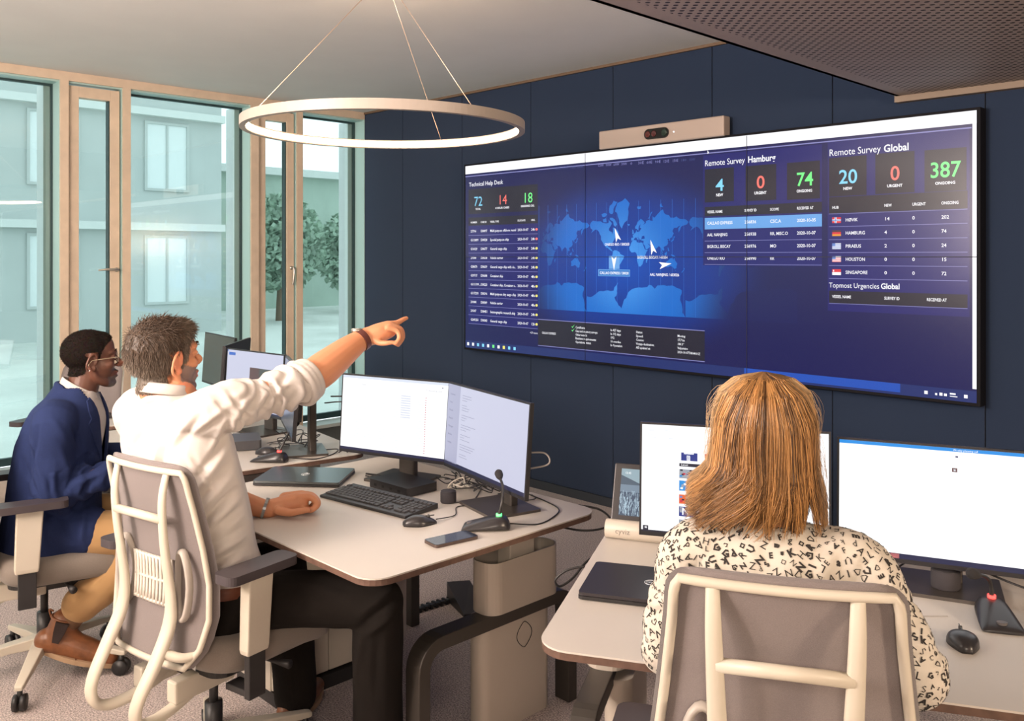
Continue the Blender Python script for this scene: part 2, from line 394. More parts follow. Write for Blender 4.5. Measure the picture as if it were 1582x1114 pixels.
# ================================================================ outside
M_fac = mat('pale_render_facade', (.50, .545, .53), .9, noise=.05, nscale=.6)
M_fwin = mat('pale_facade_glass', (.74, .80, .80), .25, spec=.6)
mb = MB(); mb.box((-60, -40, -.62), (XW - .45, 60, -.5)); o = mb.build('ground_outside', mat('pale_paving', (.62, .66, .62), .9, noise=.15, nscale=.5)); o['kind'] = 'structure'
t = thing('office_building', 'pale rendered building with rows of tall windows seen through the glass across the court', 'building', (-24, 8, -.5), 0)
mb = MB(); mb.box((-6, -22, 0), (0, 3.9, 12.5)); mb.build('facade_wall', M_fac, t)
mb = MB()
for fl in range(4): mb.box((0, -22, 3.1 * fl + 2.85), (.25, 3.9, 3.1 * fl + 3.05))
mb.build('string_course', mat('pale_stone', (.66, .70, .68), .8), t)
for fl in range(4):
    for k in range(9):
        y = 2.3 - k * 2.9; z = .9 + 3.1 * fl
        f = MB(); f.box((.0, y - .62, z - .07), (.06, y + .62, z)); f.box((0, y - .62, z + 1.75), (.06, y + .62, z + 1.82)); f.box((0, y - .62, z), (.06, y - .55, z + 1.75)); f.box((0, y + .55, z), (.06, y + .62, z + 1.75)); f.box((0, y - .03, z), (.05, y + .03, z + 1.75))
        w = f.build('window', M_fac, t); g = MB(); g.box((.005, y - .55, z), (.02, y + .55, z + 1.75)); g.build('pane', M_fwin, w)
t2 = thing('low_pavilion', 'low pale green building beyond the last window pane beside the navy wall', 'building', (-33, 22, -.5), 0)
mb = MB(); mb.box((-5, -9, 0), (0, 11, 5.5)); mb.build('facade_wall', mat('green_grey_facade', (.42, .52, .45), .9, noise=.1, nscale=.8), t2)
mb = MB(); mb.box((-5.3, -9.3, 5.5), (.4, 11.3, 5.8)); mb.build('roof', mat('pale_stone'), t2)
def tree(x, y, h, r, label, seed):
    rr = random.Random(seed); t = thing('tree', label, 'tree', (x, y, -.5))
    mb = MB(); mb.limb([(0, 0, 0), (.05, 0, h * .3), (0, .1, h * .6)], [.14, .1, .05], 8); mb.build('trunk', mat('bark', (.18, .13, .09), .9), t)
    mb = MB()
    for i in range(4200):
        u = Vector((rr.gauss(0, 1), rr.gauss(0, 1), rr.gauss(0, 1))).normalized() * r * (rr.random() ** .4); u.z *= 1.1; c = u + Vector((0, 0, h * .68))
        a = Vector((rr.gauss(0, 1), rr.gauss(0, 1), rr.gauss(0, 1))).normalized() * .13; b = a.orthogonal().normalized() * .07
        mb.add([c - a, c + b, c + a, c - b], [(0, 1, 2, 3)])
    mb.build('foliage', mat('leaves', (.34, .46, .36), .7, noise=.3, nscale=2), t)
tree(-26.5, 15.2, 3.8, 1.5, 'leafy tree outside behind the narrow opening sash near the navy wall', 1)
tree(-28.5, 19.6, 3.4, 1.5, 'leafy tree outside seen through the last pane beside the navy wall', 2)

# ================================================================ ring pendant lamp
RC = Vector(dep(595, 192, 3.9)); RC.z = EYE + .572
r = thing('ring_pendant_lamp', 'large thin ring pendant lamp with glowing inner band hung on three cables', 'lamp', RC)
M_ringb = mat('ring_white_metal', (.40, .345, .30), .45)
R0 = .617
mb = MB(); rings = []
prof = [(R0 - .026, -.02), (R0, -.02), (R0, .02), (R0 - .026, .02), (R0 - .026, .014), (R0 - .018, .012), (R0 - .018, -.012), (R0 - .026, -.014)]
for k in range(129):
    a = 2 * PI * k / 128; rings.append([Vector((p[0] * math.cos(a), p[0] * math.sin(a), p[1])) for p in prof])
mb.loft(rings, cap=False, smooth=False); mb.build('ring_housing', M_ringb, r, smooth=False)
mb = MB(); rings = []
for k in range(129):
    a = 2 * PI * k / 128; rings.append([Vector((p[0] * math.cos(a), p[0] * math.sin(a), p[1])) for p in [(R0 - .018, -.0125), (R0 - .018, .0125), (R0 - .029, .013), (R0 - .031, 0), (R0 - .029, -.013)]])
mb.loft(rings, cap=False); mb.build('led_diffuser', mat('led_warm', (1, .9, .8), .5, emit=(1, .68, .42), es=11), r)
h = ZC - RC.z
mb = MB(); mb.lathe([(.001, h), (.06, h), (.06, h - .03), (.001, h - .032)], n=32); mb.build('ceiling_canopy', M_ringb, r)
for px, py, near in ((400, 165, 1), (680, 213, 0), (728, 165, 1)):
    best = min((( (dep(px, py, RC.x * FW[0] + RC.y * FW[1]) ) , 0),), key=lambda q: 0)
    # anchor on the ring whose picture position matches
    bb = None
    for k in range(360):
        a = 2 * PI * k / 360; p = RC + Vector((R0 - .012, 0, 0)) @ Matrix.Rotation(-a, 3, 'Z'); d = p.x * FW[0] + p.y * FW[1]; x = CX + FOC * (p.x * RT[0] + p.y * RT[1]) / d; y = HY + FOC * (EYE - p.z) / d
        e = abs(x - px) + abs(y - py)
        if bb is None or e < bb[0]: bb = (e, p.copy())
    q = bb[1] - RC; mb = MB(); mb.tube([q + Vector((0, 0, .02)), (0.02 * q.x, .02 * q.y, h - .03)], .0016, 6); mb.build('suspension_cable', mat('cable_steel', (.8, .62, .48), .3, .6), r)
# ================================================================ desks
M_lam = mat('white_laminate', (.62, .575, .52), .38, noise=.02, nscale=4)
M_ply = mat('brown_plywood_edge', (.13, .075, .055), .5, noise=.2, nscale=40)
M_leg = mat('bronze_grey_metal', (.055, .047, .040), .45, .2)
M_col = mat('champagne_metal', (.52, .46, .39), .5, .15)
M_cream = mat('cream_metal', (.58, .52, .44), .45)
M_blk = mat('black_plastic', (.022, .021, .022), .42)
M_blks = mat('black_satin', (.03, .028, .03), .3)
def desk(label, FL, th, w, d=.98, legs=(.20, None), z=.74, group='workstation desks arranged in an arc'):
    t = thing('desk', label, 'desk', (FL[0], FL[1], 0), th, group)
    mb = MB(); pl = rrect(0, 0, w, d, .075, 7); mb.prism(pl, z - .0045, z, m=0)
    mb.prism(rrect(.0015, .0015, w - .0015, d - .0015, .074, 7), z - .022, z - .0045, m=1); mb.build('desktop', [M_lam, M_ply], t)
    for lx in legs:
        if lx is None: continue
        side = 1 if lx > w / 2 else -1
        f = MB(); y0, y1, zt, r = .30, 1.04, .425, .10; P = [(lx, y0, 0.0)]
        for k in range(7): a = PI - PI / 2 * k / 6; P.append((lx, y0 + r + r * math.cos(a), zt - r + r * math.sin(a)))
        for k in range(7): a = PI / 2 - PI / 2 * k / 6; P.append((lx, y1 - r + r * math.cos(a), zt - r + r * math.sin(a)))
        P.append((lx, y1, 0.0))
        # flat bar section swept along the inverted U
        rings = []
        for i, p in enumerate(P):
            p = Vector(p); a = Vector(P[max(i - 1, 0)]); b = Vector(P[min(i + 1, len(P) - 1)]); tt = (b - a).normalized(); nn = Vector((0, -tt.z, tt.y)); hw = .035
            rings.append([p + Vector((s * hw + side * .012, 0, 0)) + nn * q for s, q in ((-1, 0), (1, 0), (1, -.045), (-1, -.045))])
        f.loft(rings, smooth=False); f.build('leg_frame', M_leg, t, bevel=.003)
        c = MB(); c.prism([(lx + (-.075 if side > 0 else -.010) + x, .60 + y) for x, y in rrect(0, 0, .085, .345, .040, 6)], .0, .40, smooth=True); c.build('column', M_col, t)
        c = MB(); o1 = [(lx - .065 + x, .598 + y) for x, y in rrect(0, 0, .122, .349, .050, 6)]; i1 = [(lx - .065 + x, .598 + y) for x, y in rrect(.004, .004, .118, .345, .046, 6)]
        n = len(o1); rr = [[(x, y, .425) for x, y in i1], [(x, y, .425) for x, y in o1], [(x, y, .60) for x, y in o1], [(x, y, .60) for x, y in i1], [(x, y, .47) for x, y in i1]]
        c.loft(rr, smooth=False); c.build('column_sleeve', M_col, t, smooth=False)
        c = MB(); c.box((lx - .032, .71, .45), (lx + .032, .83, z - .04)); c.build('lifting_column', M_cream, t, bevel=.004)
        c = MB(); c.box((lx - .045, .12, z - .046), (lx + .045, d - .08, z - .0225)); c.box((lx - .03, .60, z - .07), (lx + .03, .92, z - .046)); c.build('top_bracket', M_blk, t)
        c = MB(); c.tube([(lx + side * .0115, .80 + .028 * math.cos(a) * (1 + .35 * math.cos(2 * a)), .30 + .045 * math.sin(a)) for a in [2 * PI * k / 24 for k in range(24)]], .0012, 6, closed=True)
        c.build('cable_clip_outline', M_blk, t)
    c = MB(); c.box((.25, .45, z - .1), (w - .3, .62, z - .085)); c.box((.25, .45, z - .1), (w - .3, .455, z - .03)); c.box((.25, .615, z - .1), (w - .3, .62, z - .03)); c.build('cable_tray', M_blk, t)
    c = MB(); c.prism([(w * .42 + x, .10 + y) for x, y in rrect(0, 0, .075, .045, .008, 3)], z - .036, z - .0225); c.build('height_switch', mat('grey_switch', (.16, .17, .17), .4), t)
    return t
D1 = ((-1.99 - 1.23, 1.418), 0.0)
TH2 = math.radians(28.5); D2 = ((-1.40, 1.45), TH2)
TH0 = math.radians(-9); D0 = ((-4.69, 1.585), TH0)
THm = math.radians(-20); Dm = ((-5.93, 1.83), THm)
desk('white desk of the pointing man, with black keyboard and phone on it', D1[0], D1[1], 1.23, legs=(.12, 1.02))
desk('white desk at the right, behind which the blonde woman sits', D2[0], D2[1], 1.75, legs=(.05, 1.5))
desk('white desk in front of the man in the navy blazer', D0[0], D0[1], 1.23, legs=(.25, 1.0))
desk('white desk farthest left, close to the windows beyond the blazer man', Dm[0], Dm[1], 1.08, legs=(.22, .86))
def onto(D, x, y):     # point of a desk's own plan -> room
    c, s = math.cos(D[1]), math.sin(D[1]); return (D[0][0] + x * c - y * s, D[0][1] + x * s + y * c)

# ================================================================ monitors
M_bez = mat('monitor_black', (.018, .017, .02), .35)
M_back = mat('monitor_back_grey', (.085, .085, .09), .4, .3)
M_stand = mat('monitor_stand_grey', (.12, .105, .095), .35, .6)
def monitor(label, L, R, z0, z1, content, mats, foot=None, tilt=4, H=None, fw=.24, fd=.20, neckw=.075, nshift=0.0, footcol=None, group='desk monitors', lift=0):
    """L, R: plan points of the screen's lower left and right corners seen from its user"""
    L = Vector(L); R = Vector(R); mid = (L + R) / 2; d = (R - L); Wd = d.length; ang = math.atan2(d.y, d.x)
    H = z1 - z0; t = thing('monitor', label, 'monitor', (mid.x, mid.y, 0.7405), ang, group)
    zb_ = z0 - .7405; T = Matrix.Translation((0, 0, zb_)) @ Matrix.Rotation(math.radians(-tilt), 4, 'X')
    hw = Wd / 2
    c = MB(); c.M = T; c.box((-hw, 0, 0), (hw, .014, H), m=0); c.box((-hw + .004, .014, .004), (hw - .004, .017, H - .004), m=1)
    c.prism([(x, y) for x, y in rrect(-hw * .55, .017, hw * .55, .05, .012, 3)], H * .2, H * .8, m=1); c.build('housing', [M_bez, M_back], t)
    c = MB(); c.M = T @ Matrix.Translation((0, -.0008, 0)); b = .006; bb = .012
    x0, x1, y0, y1 = -hw + b, hw - b, bb, H - b
    c.quad((x0, 0, y0), (x1, 0, y0), (x1, 0, y1), (x0, 0, y1), m=0)
    def rect(u0, v0, u1, v1, m, dy=-.0004): X = lambda u: x0 + (x1 - x0) * u; Z = lambda v: y1 - (y1 - y0) * v; c.quad((X(u0), dy, Z(v1)), (X(u1), dy, Z(v1)), (X(u1), dy, Z(v0)), (X(u0), dy, Z(v0)), m=m)
    def txt(s, u, v, size, m, **k): put_text(c, s, x0 + (x1 - x0) * u, y1 - (y1 - y0) * v, size, -.0006, m, res=1, **k)
    content(rect, txt); c.build('display', mats, t)
    # stand
    fy = .085 + nshift
    c = MB(); c.box((-neckw / 2, fy + .015, .006), (neckw / 2, fy + .045, zb_ + H * .62)); c.box((-neckw / 2, .03, zb_ + H * .38), (neckw / 2, fy + .03, zb_ + H * .6))
    c.build('neck', M_stand, t, bevel=.005)
    c = MB(); c.prism([(x, y + fy - .01) for x, y in rrect(-fw / 2, -fd / 2, fw / 2, fd / 2, .006, 3)], 0, .009); c.build('foot', footcol or M_stand, t, bevel=.0015)
    c = MB(); c.M = T; c.lathe([(.001, 0), (.006, 0), (.006, .0008), (.001, .0008)], n=12); c.v = c.v[:-48]; c.f = c.f[:0]; 
    return t
E_w = emat('screen_white', (252, 253, 255), 1.25); E_w2 = emat('screen_pale', (206, 208, 230)); E_line = emat('screen_line_grey', (222, 227, 242))
E_dk = emat('screen_dark_text', (95, 95, 125)); E_red = emat('screen_red', (200, 70, 90)); E_side = emat('screen_side_grey', (178, 180, 206))
E_task = emat('screen_taskbar', (38, 42, 75)); E_blue = emat('screen_blue', (40, 150, 235)); E_tag = emat('screen_tag_blue', (60, 110, 200))
E_lb = emat('screen_light_blue', (225, 233, 248)); E_gr = emat('screen_photo_brown', (118, 88, 88)); E_gr2 = emat('screen_photo_green', (88, 92, 88))
def c_table(rect, txt):
    rect(0, 0, 1, .035, 1); rect(.02, .065, .22, .07, 4); rect(0, .965, 1, 1, 5)
    txt('Technical help desk', .8, .125, .009, 3); txt('Home', .19, .12, .009, 3); rect(.94, .06, .95, .075, 3)
    for k in range(24):
        v = .2 + k * .031; rect(.03, v, .97, v + .0018, 1)
        for u in (.06, .12, .22, .36, .5, .72): rect(u, v + .012, u + random.uniform(.03, .09), v + .018, 1)
        if k < 10: rect(.57, v + .006, .66, v + .022, 4)
        rect(.795, v + .008, .803, v + .020, 2)
def c_side(rect, txt):
    rect(0, 0, .17, .965, 1); rect(0, .955, 1, 1, 2)
    for k, s in enumerate(['Overview', 'Cases', 'Vessels', 'Reports', 'Messages', 'Archive', 'Settings']): txt(s, .03, .13 + k * .1, .010, 3)
    for k in range(26):
        if k % 4 == 3: continue
        rect(.2, .1 + k * .03, .2 + random.uniform(.05, .2), .105 + k * .03, 5)
def c_mail(rect, txt):
    rect(0, 0, .012, .03, 1); rect(.43, .26, .97, .8, 2); rect(.43, .26, .6, .8, 3); rect(.03, .04, .15, .09, 1); rect(0, .97, 1, 1, 4)
def c_off(rect, txt): pass
monitor('lit white table screen, left one of the pointing man\'s pair', (-3.059, 2.025), (-2.554, 2.174), .84, 1.155, c_table, [E_w, E_lb, E_red, E_dk, E_line, E_task])
monitor('pale grey lit screen at the right end of the pointing man\'s desk', (-2.567, 2.165), (-2.001, 2.030), .841, 1.157, c_side, [E_w2, E_side, E_task, E_dk, E_line, emat('screen_text_grey', (140, 142, 168))])
monitor('screen with brown picture and blue tag behind the pointing man\'s shoulder', (-4.33, 2.16), (-3.835, 2.206), .84, 1.155, c_mail, [E_w2, E_tag, E_gr2, E_gr, E_task])
monitor('edge-on monitor with tall neck under the pointing man\'s sleeve', (-3.816, 2.196), (-3.344, 1.977), .84, 1.155, c_off, [mat('screen_dim', (.02, .025, .03), .2, emit=s2l((70, 78, 90)), es=1)], neckw=.1, nshift=.0)
monitor('switched-off grey-green screen farthest left before the window', (-5.37, 2.53), (-4.84, 2.46), .84, 1.155, c_off, [mat('screen_off', (.05, .06, .055), .25)])
monitor('dark monitor seen from behind beside the pointing man\'s chin', (-4.83, 2.54), (-4.47, 2.20), .84, 1.155, c_off, [mat('screen_off', (.05, .06, .055), .25)])
# laptop-like content of the woman's left screen
THU = [emat('thumb_%s' % n, c) for n, c in (('navy', (45, 60, 140)), ('red', (215, 60, 80)), ('cyan', (50, 150, 225)), ('orange', (240, 110, 60)), ('grey', (165, 170, 180)), ('black', (45, 45, 60)))]
def c_news(rect, txt):
    rr = random.Random(3)
    for u, v in ((.04, .05), (.13, .05), (.05, .12), (.15, .12), (.37, .13), (.03, .09)): rect(u, v, u + .03, v + .006, 1)
    rect(.21, .345, .5, .375, 7); txt('Latest', .22, .368, .008, 0)
    rect(.22, .245, .31, .32, 2); rect(.235, .235, .29, .26, 0); rect(.25, .27, .27, .32, 0); rect(.35, .245, .42, .32, 3); rect(.37, .27, .39, .32, 0)
    rows = [(.40, .485, 6, .10), (.505, .60, 4, .13), (.635, .72, 5, .15), (.745, .835, 2, .2), (.865, .95, 6, .2)]
    for v0, v1, m, w in rows:
        rect(.21, v0, .21 + w, v1, m)
        for k in range(14):
            u = .21 + rr.random() * w * .85; v = v0 + rr.random() * (v1 - v0) * .75; rect(u, v, u + .014, v + .016, rr.choice([0, 2, 3, 4, 5, 6, 7]), -.0005)
    rect(.33, .42, .35, .48, 4); txt('News', .225, .82, .028, 0, bold=.02); rect(.01, .945, .04, .985, 7); rect(.02, .955, .032, .972, 0); rect(.0, .985, 1, 1, 7)
monitor('left of the woman\'s lit screens, with news thumbnails, beside the tablet', (-1.547, 2.035), (-1.091, 2.283), .835, 1.155, c_news, [E_w, E_line] + THU)
def c_call(rect, txt):
    rect(0, 0, 1, .03, 1); txt('Weekly planning call', .52, .024, .007, 0); rect(0, .955, 1, 1, 2)
    rect(.53, .065, .542, .08, 3); rect(.88, .1, .885, .11, 3); rect(.515, .17, .538, .205, 5); rect(.522, .178, .531, .197, 4)
    rect(.17, .957, .20, .985, 6); rect(.24, .957, .28, .998, 7)
    for k in range(16):
        rect(.12, .18 + k * .045, .12 + .12 * random.random() + .05, .183 + k * .045, 4); rect(.62, .28 + k * .04, .62 + .3 * random.random() + .05, .283 + k * .04, 4)
    rect(.13, .14, .1312, .9, 4); rect(.59, .14, .5912, .9, 4)
monitor('large lit white screen with blue title bar at the right edge', (-1.098, 2.328), (-.585, 2.528), .815, 1.135, c_call,
        [E_w, E_blue, E_task, E_dk, emat('screen_faint', (238, 241, 248)), E_gr, emat('task_teal', (40, 110, 120)), emat('task_pink', (225, 130, 125))], fw=.26, fd=.2)

# ================================================================ small desk equipment
def mouse(label, p, ang, wired=None):
    t = thing('computer_mouse', label, 'mouse', (*p, .7405), ang, 'black computer mice')
    mb = MB(); rings = []
    for k in range(13):
        u = k / 12; y = -.056 + .112 * u; w = .031 * (math.sin(PI * min(max(u * .92 + .04, 0), 1)) ** .45) * (1 - .12 * math.cos(2 * PI * u)); h = .034 * (math.sin(PI * (u * .86 + .09)) ** .7) * (1 - .25 * u)
        rings.append([Vector((w * math.copysign(abs(math.cos(a)) ** .8, math.cos(a)), y, h * max(0, math.sin(a)) ** .75)) for a in [PI * j / 14 for j in range(15)]] + [Vector((-w * (1 - j / 3), y, 0)) for j in (1, 2)] + [Vector((w * .3, y, 0))])
    mb.loft(rings); mb.build('shell', M_blks, t)
    mb = MB(); mb.box((-.0008, .012, .024), (.0008, .05, .0275)); mb.build('button_split', mat('gloss_dark', (.005, .005, .006), .2), t)
    mb = MB(); mb.tube([(-.0035, .03, .024), (.0035, .03, .024)], .0055, 14); mb.build('scroll_wheel', mat('rubber_grey', (.06, .06, .06), .7), t)
mouse('black wired mouse on the pointing man\'s desk near his keyboard', (-2.31, 1.845), math.radians(-25))
mouse('black mouse beside the woman\'s right arm', (-.72, 2.165), math.radians(28))
mouse('black mouse on the blazer man\'s desk behind the white shirt', (-3.62, 2.02), math.radians(-40))
def microphone(label, p, ang, ring, stem, s=1.0):
    t = thing('desk_microphone', label, 'microphone', (*p, .7405), ang, 'gooseneck microphones on the desks')
    mb = MB(); rings = []
    prof = [(-.085, .046, .004), (-.082, .050, .012), (-.05, .049, .022), (-.01, .046, .034), (.03, .042, .044), (.05, .036, .044), (.066, .026, .034), (.072, .016, .01)]
    for y, w, h in prof:
        rings.append([Vector((-w, y, 0)), Vector((-w, y, h * .45)), Vector((-w * .72, y, h * .92)), Vector((-w * .4, y, h)), Vector((w * .4, y, h)), Vector((w * .72, y, h * .92)), Vector((w, y, h * .45)), Vector((w, y, 0))])
    mb.M = Matrix.Scale(s, 4); mb.loft(rings); mb.build('base', M_blks, t, sub=2)
    mb = MB(); mb.M = Matrix.Scale(s, 4); mb.prism([(x, y) for x, y in [(.012 * math.cos(a), -.062 + .009 * math.sin(a)) for a in [2 * PI * k / 16 for k in range(16)]]], .012, .021); mb.build('talk_button', mat('button_grey', (.12, .11, .11), .4), t)
    mb = MB(); mb.M = Matrix.Scale(s, 4); mb.lathe([(.001, .040), (.010, .040), (.010, .050), (.001, .050)], (0, .035, 0), n=16); mb.build('light_ring', mat('lamp_' + ring[0], (.2, .02, .02), .4, emit=ring[1], es=1.6), t)
    P, R = spline([(0, .035, .045)] + stem, [.006, .0048, .0045, .0045][:len(stem) + 1], 8); mb = MB(); mb.tube(P, R, 10); mb.build('gooseneck', M_blk, t)
    e = Vector(stem[-1]); d = (e - Vector(stem[-2])).normalized(); mb = MB(); mb.tube(*spline([e - d * .008, e + d * .006, e + d * .022, e + d * .032], [.006, .0125, .0135, .006], 5), n=14); mb.build('mic_capsule', mat('foam_black', (.03, .028, .03), .95, bump=.4, bscale=900), t)
GRN, RED = ('green', (.05, 1, .2)), ('red', (1, .06, .05))
microphone('gooseneck microphone with green light ring beside the phone', (-2.115, 1.975), math.radians(-50), GRN, [(-.005, .045, .09), (-.035, .045, .125), (-.075, .03, .15)])
microphone('gooseneck microphone with red ring on the woman\'s desk', (-.71, 2.36), math.radians(30), RED, [(-.004, .03, .08), (-.018, .015, .10), (-.04, -.0, .108)])
microphone('gooseneck microphone with red ring beside the pointing man\'s shirt', (-3.47, 1.955), math.radians(-62), RED, [(-.02, .05, .09), (-.06, .05, .12), (-.11, .045, .14)])
def puck(label, p, r=.026, h=.04, z=.7405):
    t = thing('round_speaker', label, 'speaker', (*p, z), 0, 'small round speakers')
    mb = MB(); mb.lathe([(.001, 0), (r * .92, 0), (r, .004), (r, h - .007), (r * .93, h - .001), (.001, h)], n=32); mb.build('body', mat('speaker_cloth', (.045, .04, .045), .85, bump=.3, bscale=900), t)
    mb = MB(); mb.tube([(r * .93 * math.cos(a), r * .93 * math.sin(a), h - .0015) for a in [2 * PI * k / 32 for k in range(32)]], .0012, 6, closed=True); mb.build('top_ring', M_blks, t)
puck('small black cylinder speaker behind the keyboard', (-2.445, 2.085), .029, .042)
puck('small black cylinder speaker under the woman\'s right screen', (-.866, 2.475), .036, .052, z=.7495)
# docking stations
def dock(label, p, ang, sz, col=None):
    t = thing('docking_station', label, 'dock', (*p, .7405), ang, 'black docking stations'); x, y, z = sz
    mb = MB(); mb.prism(rrect(-x / 2, -y / 2, x / 2, y / 2, .012, 4), 0.002, z); mb.build('case', col or M_blks, t, bevel=.002)
    mb = MB()
    for k in range(4): mb.box((-x * .35 + k * x * .2, -y / 2 - .0006, z * .35), (-x * .35 + k * x * .2 + .014, -y / 2 + .001, z * .62))
    mb.build('ports', mat('port_dark', (.004, .004, .004), .6), t)
dock('flat black docking box between keyboard and monitor foot', (-2.71, 2.083), math.radians(2), (.235, .15, .034))
dock('grey docking box behind the white shirt on the blazer man\'s desk', (-3.83, 2.02), math.radians(-25), (.20, .13, .045), mat('dock_grey', (.07, .07, .075), .45))
# keyboard
t = thing('keyboard', 'black full-size keyboard in front of the pointing man\'s screens', 'keyboard', (-2.618, 1.897, .7405), math.atan2(.055, .438))
mb = MB(); kw, kd = .445, .165
mb.loft([[Vector((x * kw / 2, y * kd / 2, z)) for x, y, z in ((-1, -1, 0), (-1, -1, .010), (-1, 1, .020), (-1, 1, 0))], [Vector((x * kw / 2, y * kd / 2, z)) for x, y, z in ((1, -1, 0), (1, -1, .010), (1, 1, .020), (1, 1, 0))]], smooth=False)
mb.build('keyboard_base', M_blk, t, bevel=.003)
M_key = mat('key_black', (.05, .048, .05), .5)
rows = [(.066, [(x, .0165) for x in [0, .038, .057, .076, .095, .12, .139, .158, .177, .2, .219, .238, .257, .290, .309, .328, .36, .379, .398, .417]]),
        (.040, [(i * .019, .0165) for i in range(13)] + [(.247, .031)] + [(x, .0165) for x in (.290, .309, .328, .36, .379, .398, .417)]),
        (.021, [(0, .026)] + [(.0285 + i * .019, .0165) for i in range(12)] + [(.257, .022)] + [(x, .0165) for x in (.290, .309, .328, .36, .379, .398, .417)]),
        (.002, [(0, .031)] + [(.033 + i * .019, .0165) for i in range(12)] + [(.261, .018)] + [(x, .0165) for x in (.36, .379, .398)]),
        (-.017, [(0, .022)] + [(.024 + i * .019, .0165) for i in range(11)] + [(.233, .046)] + [(.309, .0165)] + [(x, .0165) for x in (.36, .379, .398, .417)]),
        (-.036 - .019 * 0, [])]
rows[5] = (-.036, [(0, .022), (.0245, .022), (.049, .022), (.0735, .11), (.186, .022), (.2105, .022), (.235, .02), (.258, .021), (.290, .0165), (.309, .0165), (.328, .0165), (.36, .0355), (.398, .0165)])
kb = {}
for yy, ks in rows:
    for x, w in ks:
        k = round(w, 4); y = yy - .015; z = .010 + .010 * (y + kd / 2) / kd
        if k not in kb:
            m_ = MB(); a, b = w / 2, .0165 / 2; m_.loft([[Vector((sx * (a - i), sy * (b - i), zz)) for sx, sy in ((-1, -1), (1, -1), (1, 1), (-1, 1))] for i, zz in ((0, -.002), (.0006, .003), (.0018, .0046))], smooth=False); kb[k] = m_.build('key', M_key, t); ob = kb[k]
        else: ob = kb[k].copy(); COL.objects.link(ob); ob.parent = t
        ob.location = (-.217 + x + w / 2, y, z); ob.rotation_euler = (math.atan(.01 / kd), 0, 0)
# phone
t = thing('smartphone', 'dark smartphone lying at the desk edge beside the microphone', 'phone', (-2.108, 1.81, .7405), math.radians(-8))
mb = MB(); mb.prism(rrect(-.038, -.080, .038, .080, .012, 5), 0, .009); mb.build('case', mat('phone_case', (.10, .07, .06), .4, .3), t, bevel=.002)
mb = MB(); mb.prism(rrect(-.0355, -.0775, .0355, .0775, .010, 5), .009, .0096); mb.build('glass_screen', mat('phone_glass', (.01, .01, .015), .08), t)
# laptops
def laptop(label, FLc, ang, w, d, col, h=.02, logo=True, group='closed laptops'):
    t = thing('laptop', label, 'laptop', (FLc[0], FLc[1], .7405), ang, group)
    mb = MB(); mb.prism(rrect(0, 0, w, d, .012, 4), .002, h * .52); mb.build('base', M_blk, t, bevel=.0015)
    mb = MB(); mb.prism(rrect(.001, .001, w - .001, d - .001, .012, 4), h * .58, h); mb.build('lid', col, t, bevel=.002)
    mb = MB(); mb.box((.03, d - .012, h * .45), (w - .03, d - .004, h * .62)); mb.box((.02, .02, h * .5), (w - .02, d - .01, h * .6)); mb.build('hinge', M_blk, t)
    if logo:
        mb = MB(); c = Vector((w / 2, d / 2, h + .0002)); mb.tube([c + Vector((.016 * math.cos(a), .016 * math.sin(a), 0)) for a in [2 * PI * k / 28 for k in range(28)]], .0011, 6, closed=True)
        v, f = text_geo('DELL', .011, .03); v = v.copy(); v[:, 0] -= v[:, 0].max() / 2; mb.add([(c.x + a, c.y + b - .004, h + .0006) for a, b in v], f); mb.build('emblem', mat('logo_silver', (.75, .78, .82), .3, .5), t)
    return t
laptop('closed grey laptop at the left end of the pointing man\'s desk', (-3.155, 1.69), math.radians(40), .345, .24, mat('laptop_grey_lid', (.13, .145, .15), .28, .7))
laptop('closed dark laptop on the left part of the woman\'s desk', (-1.514, 1.73), TH2, .345, .245, mat('laptop_dark_lid', (.045, .04, .045), .42, .4))
# open laptop on the far left desk
t = thing('laptop', 'open laptop with lit white screen on the farthest left desk', 'laptop', (-5.10, 2.02, .7405), math.radians(-28))
mb = MB(); mb.prism(rrect(-.16, -.22, .16, 0, .012, 4), .002, .016); mb.build('base', M_blk, t)
mb = MB(); mb.M = Matrix.Translation((0, 0, .014)) @ Matrix.Rotation(math.radians(-14), 4, 'X'); mb.box((-.16, 0, 0), (.16, .008, .215)); mb.build('lid', M_blks, t)
mb = MB(); mb.M = Matrix.Translation((0, 0, .014)) @ Matrix.Rotation(math.radians(-14), 4, 'X'); mb.quad((-.152, -.001, .015), (.152, -.001, .015), (.152, -.001, .208), (-.152, -.001, .208)); mb.build('display', E_w, t)
# tablet leaning on a speaker roll
tp = (-1.775, 2.155); t = thing('tablet_speaker_dock', 'black tablet with lake picture on a cream speaker roll, left corner of woman\'s desk', 'tablet', (*tp, .7405), math.radians(26))
mb = MB(); mb.tube([(0, .03, .030), (.30, .03, .030)], .029, 28, m=0); mb.box((.06, .02, 0.001), (.26, .10, .012), m=0); mb.build('speaker_roll', M_cream, t, bevel=.002)
mb = MB(); put_text(mb, 'cyviz', .035, .024, .024, 0, res=3); mb.v = [(x, .0006 + .03 - math.sqrt(max(0, .0295 ** 2 - (z - .030) ** 2)) - .0012, z) for x, y, z in mb.v]; mb.build('maker_lettering', mat('grey_print', (.28, .25, .22), .5), t)
Tt = Matrix.Translation((.012, .035, .050)) @ Matrix.Rotation(math.radians(-22), 4, 'X')
mb = MB(); mb.M = Tt; mb.box((0, 0, 0), (.27, .009, .185)); mb.build('tablet_body', M_blks, t, bevel=.004, seg=3)
mb = MB(); mb.M = Tt @ Matrix.Translation((0, -.0006, 0)); x0, x1, z0, z1 = .024, .246, .022, .168
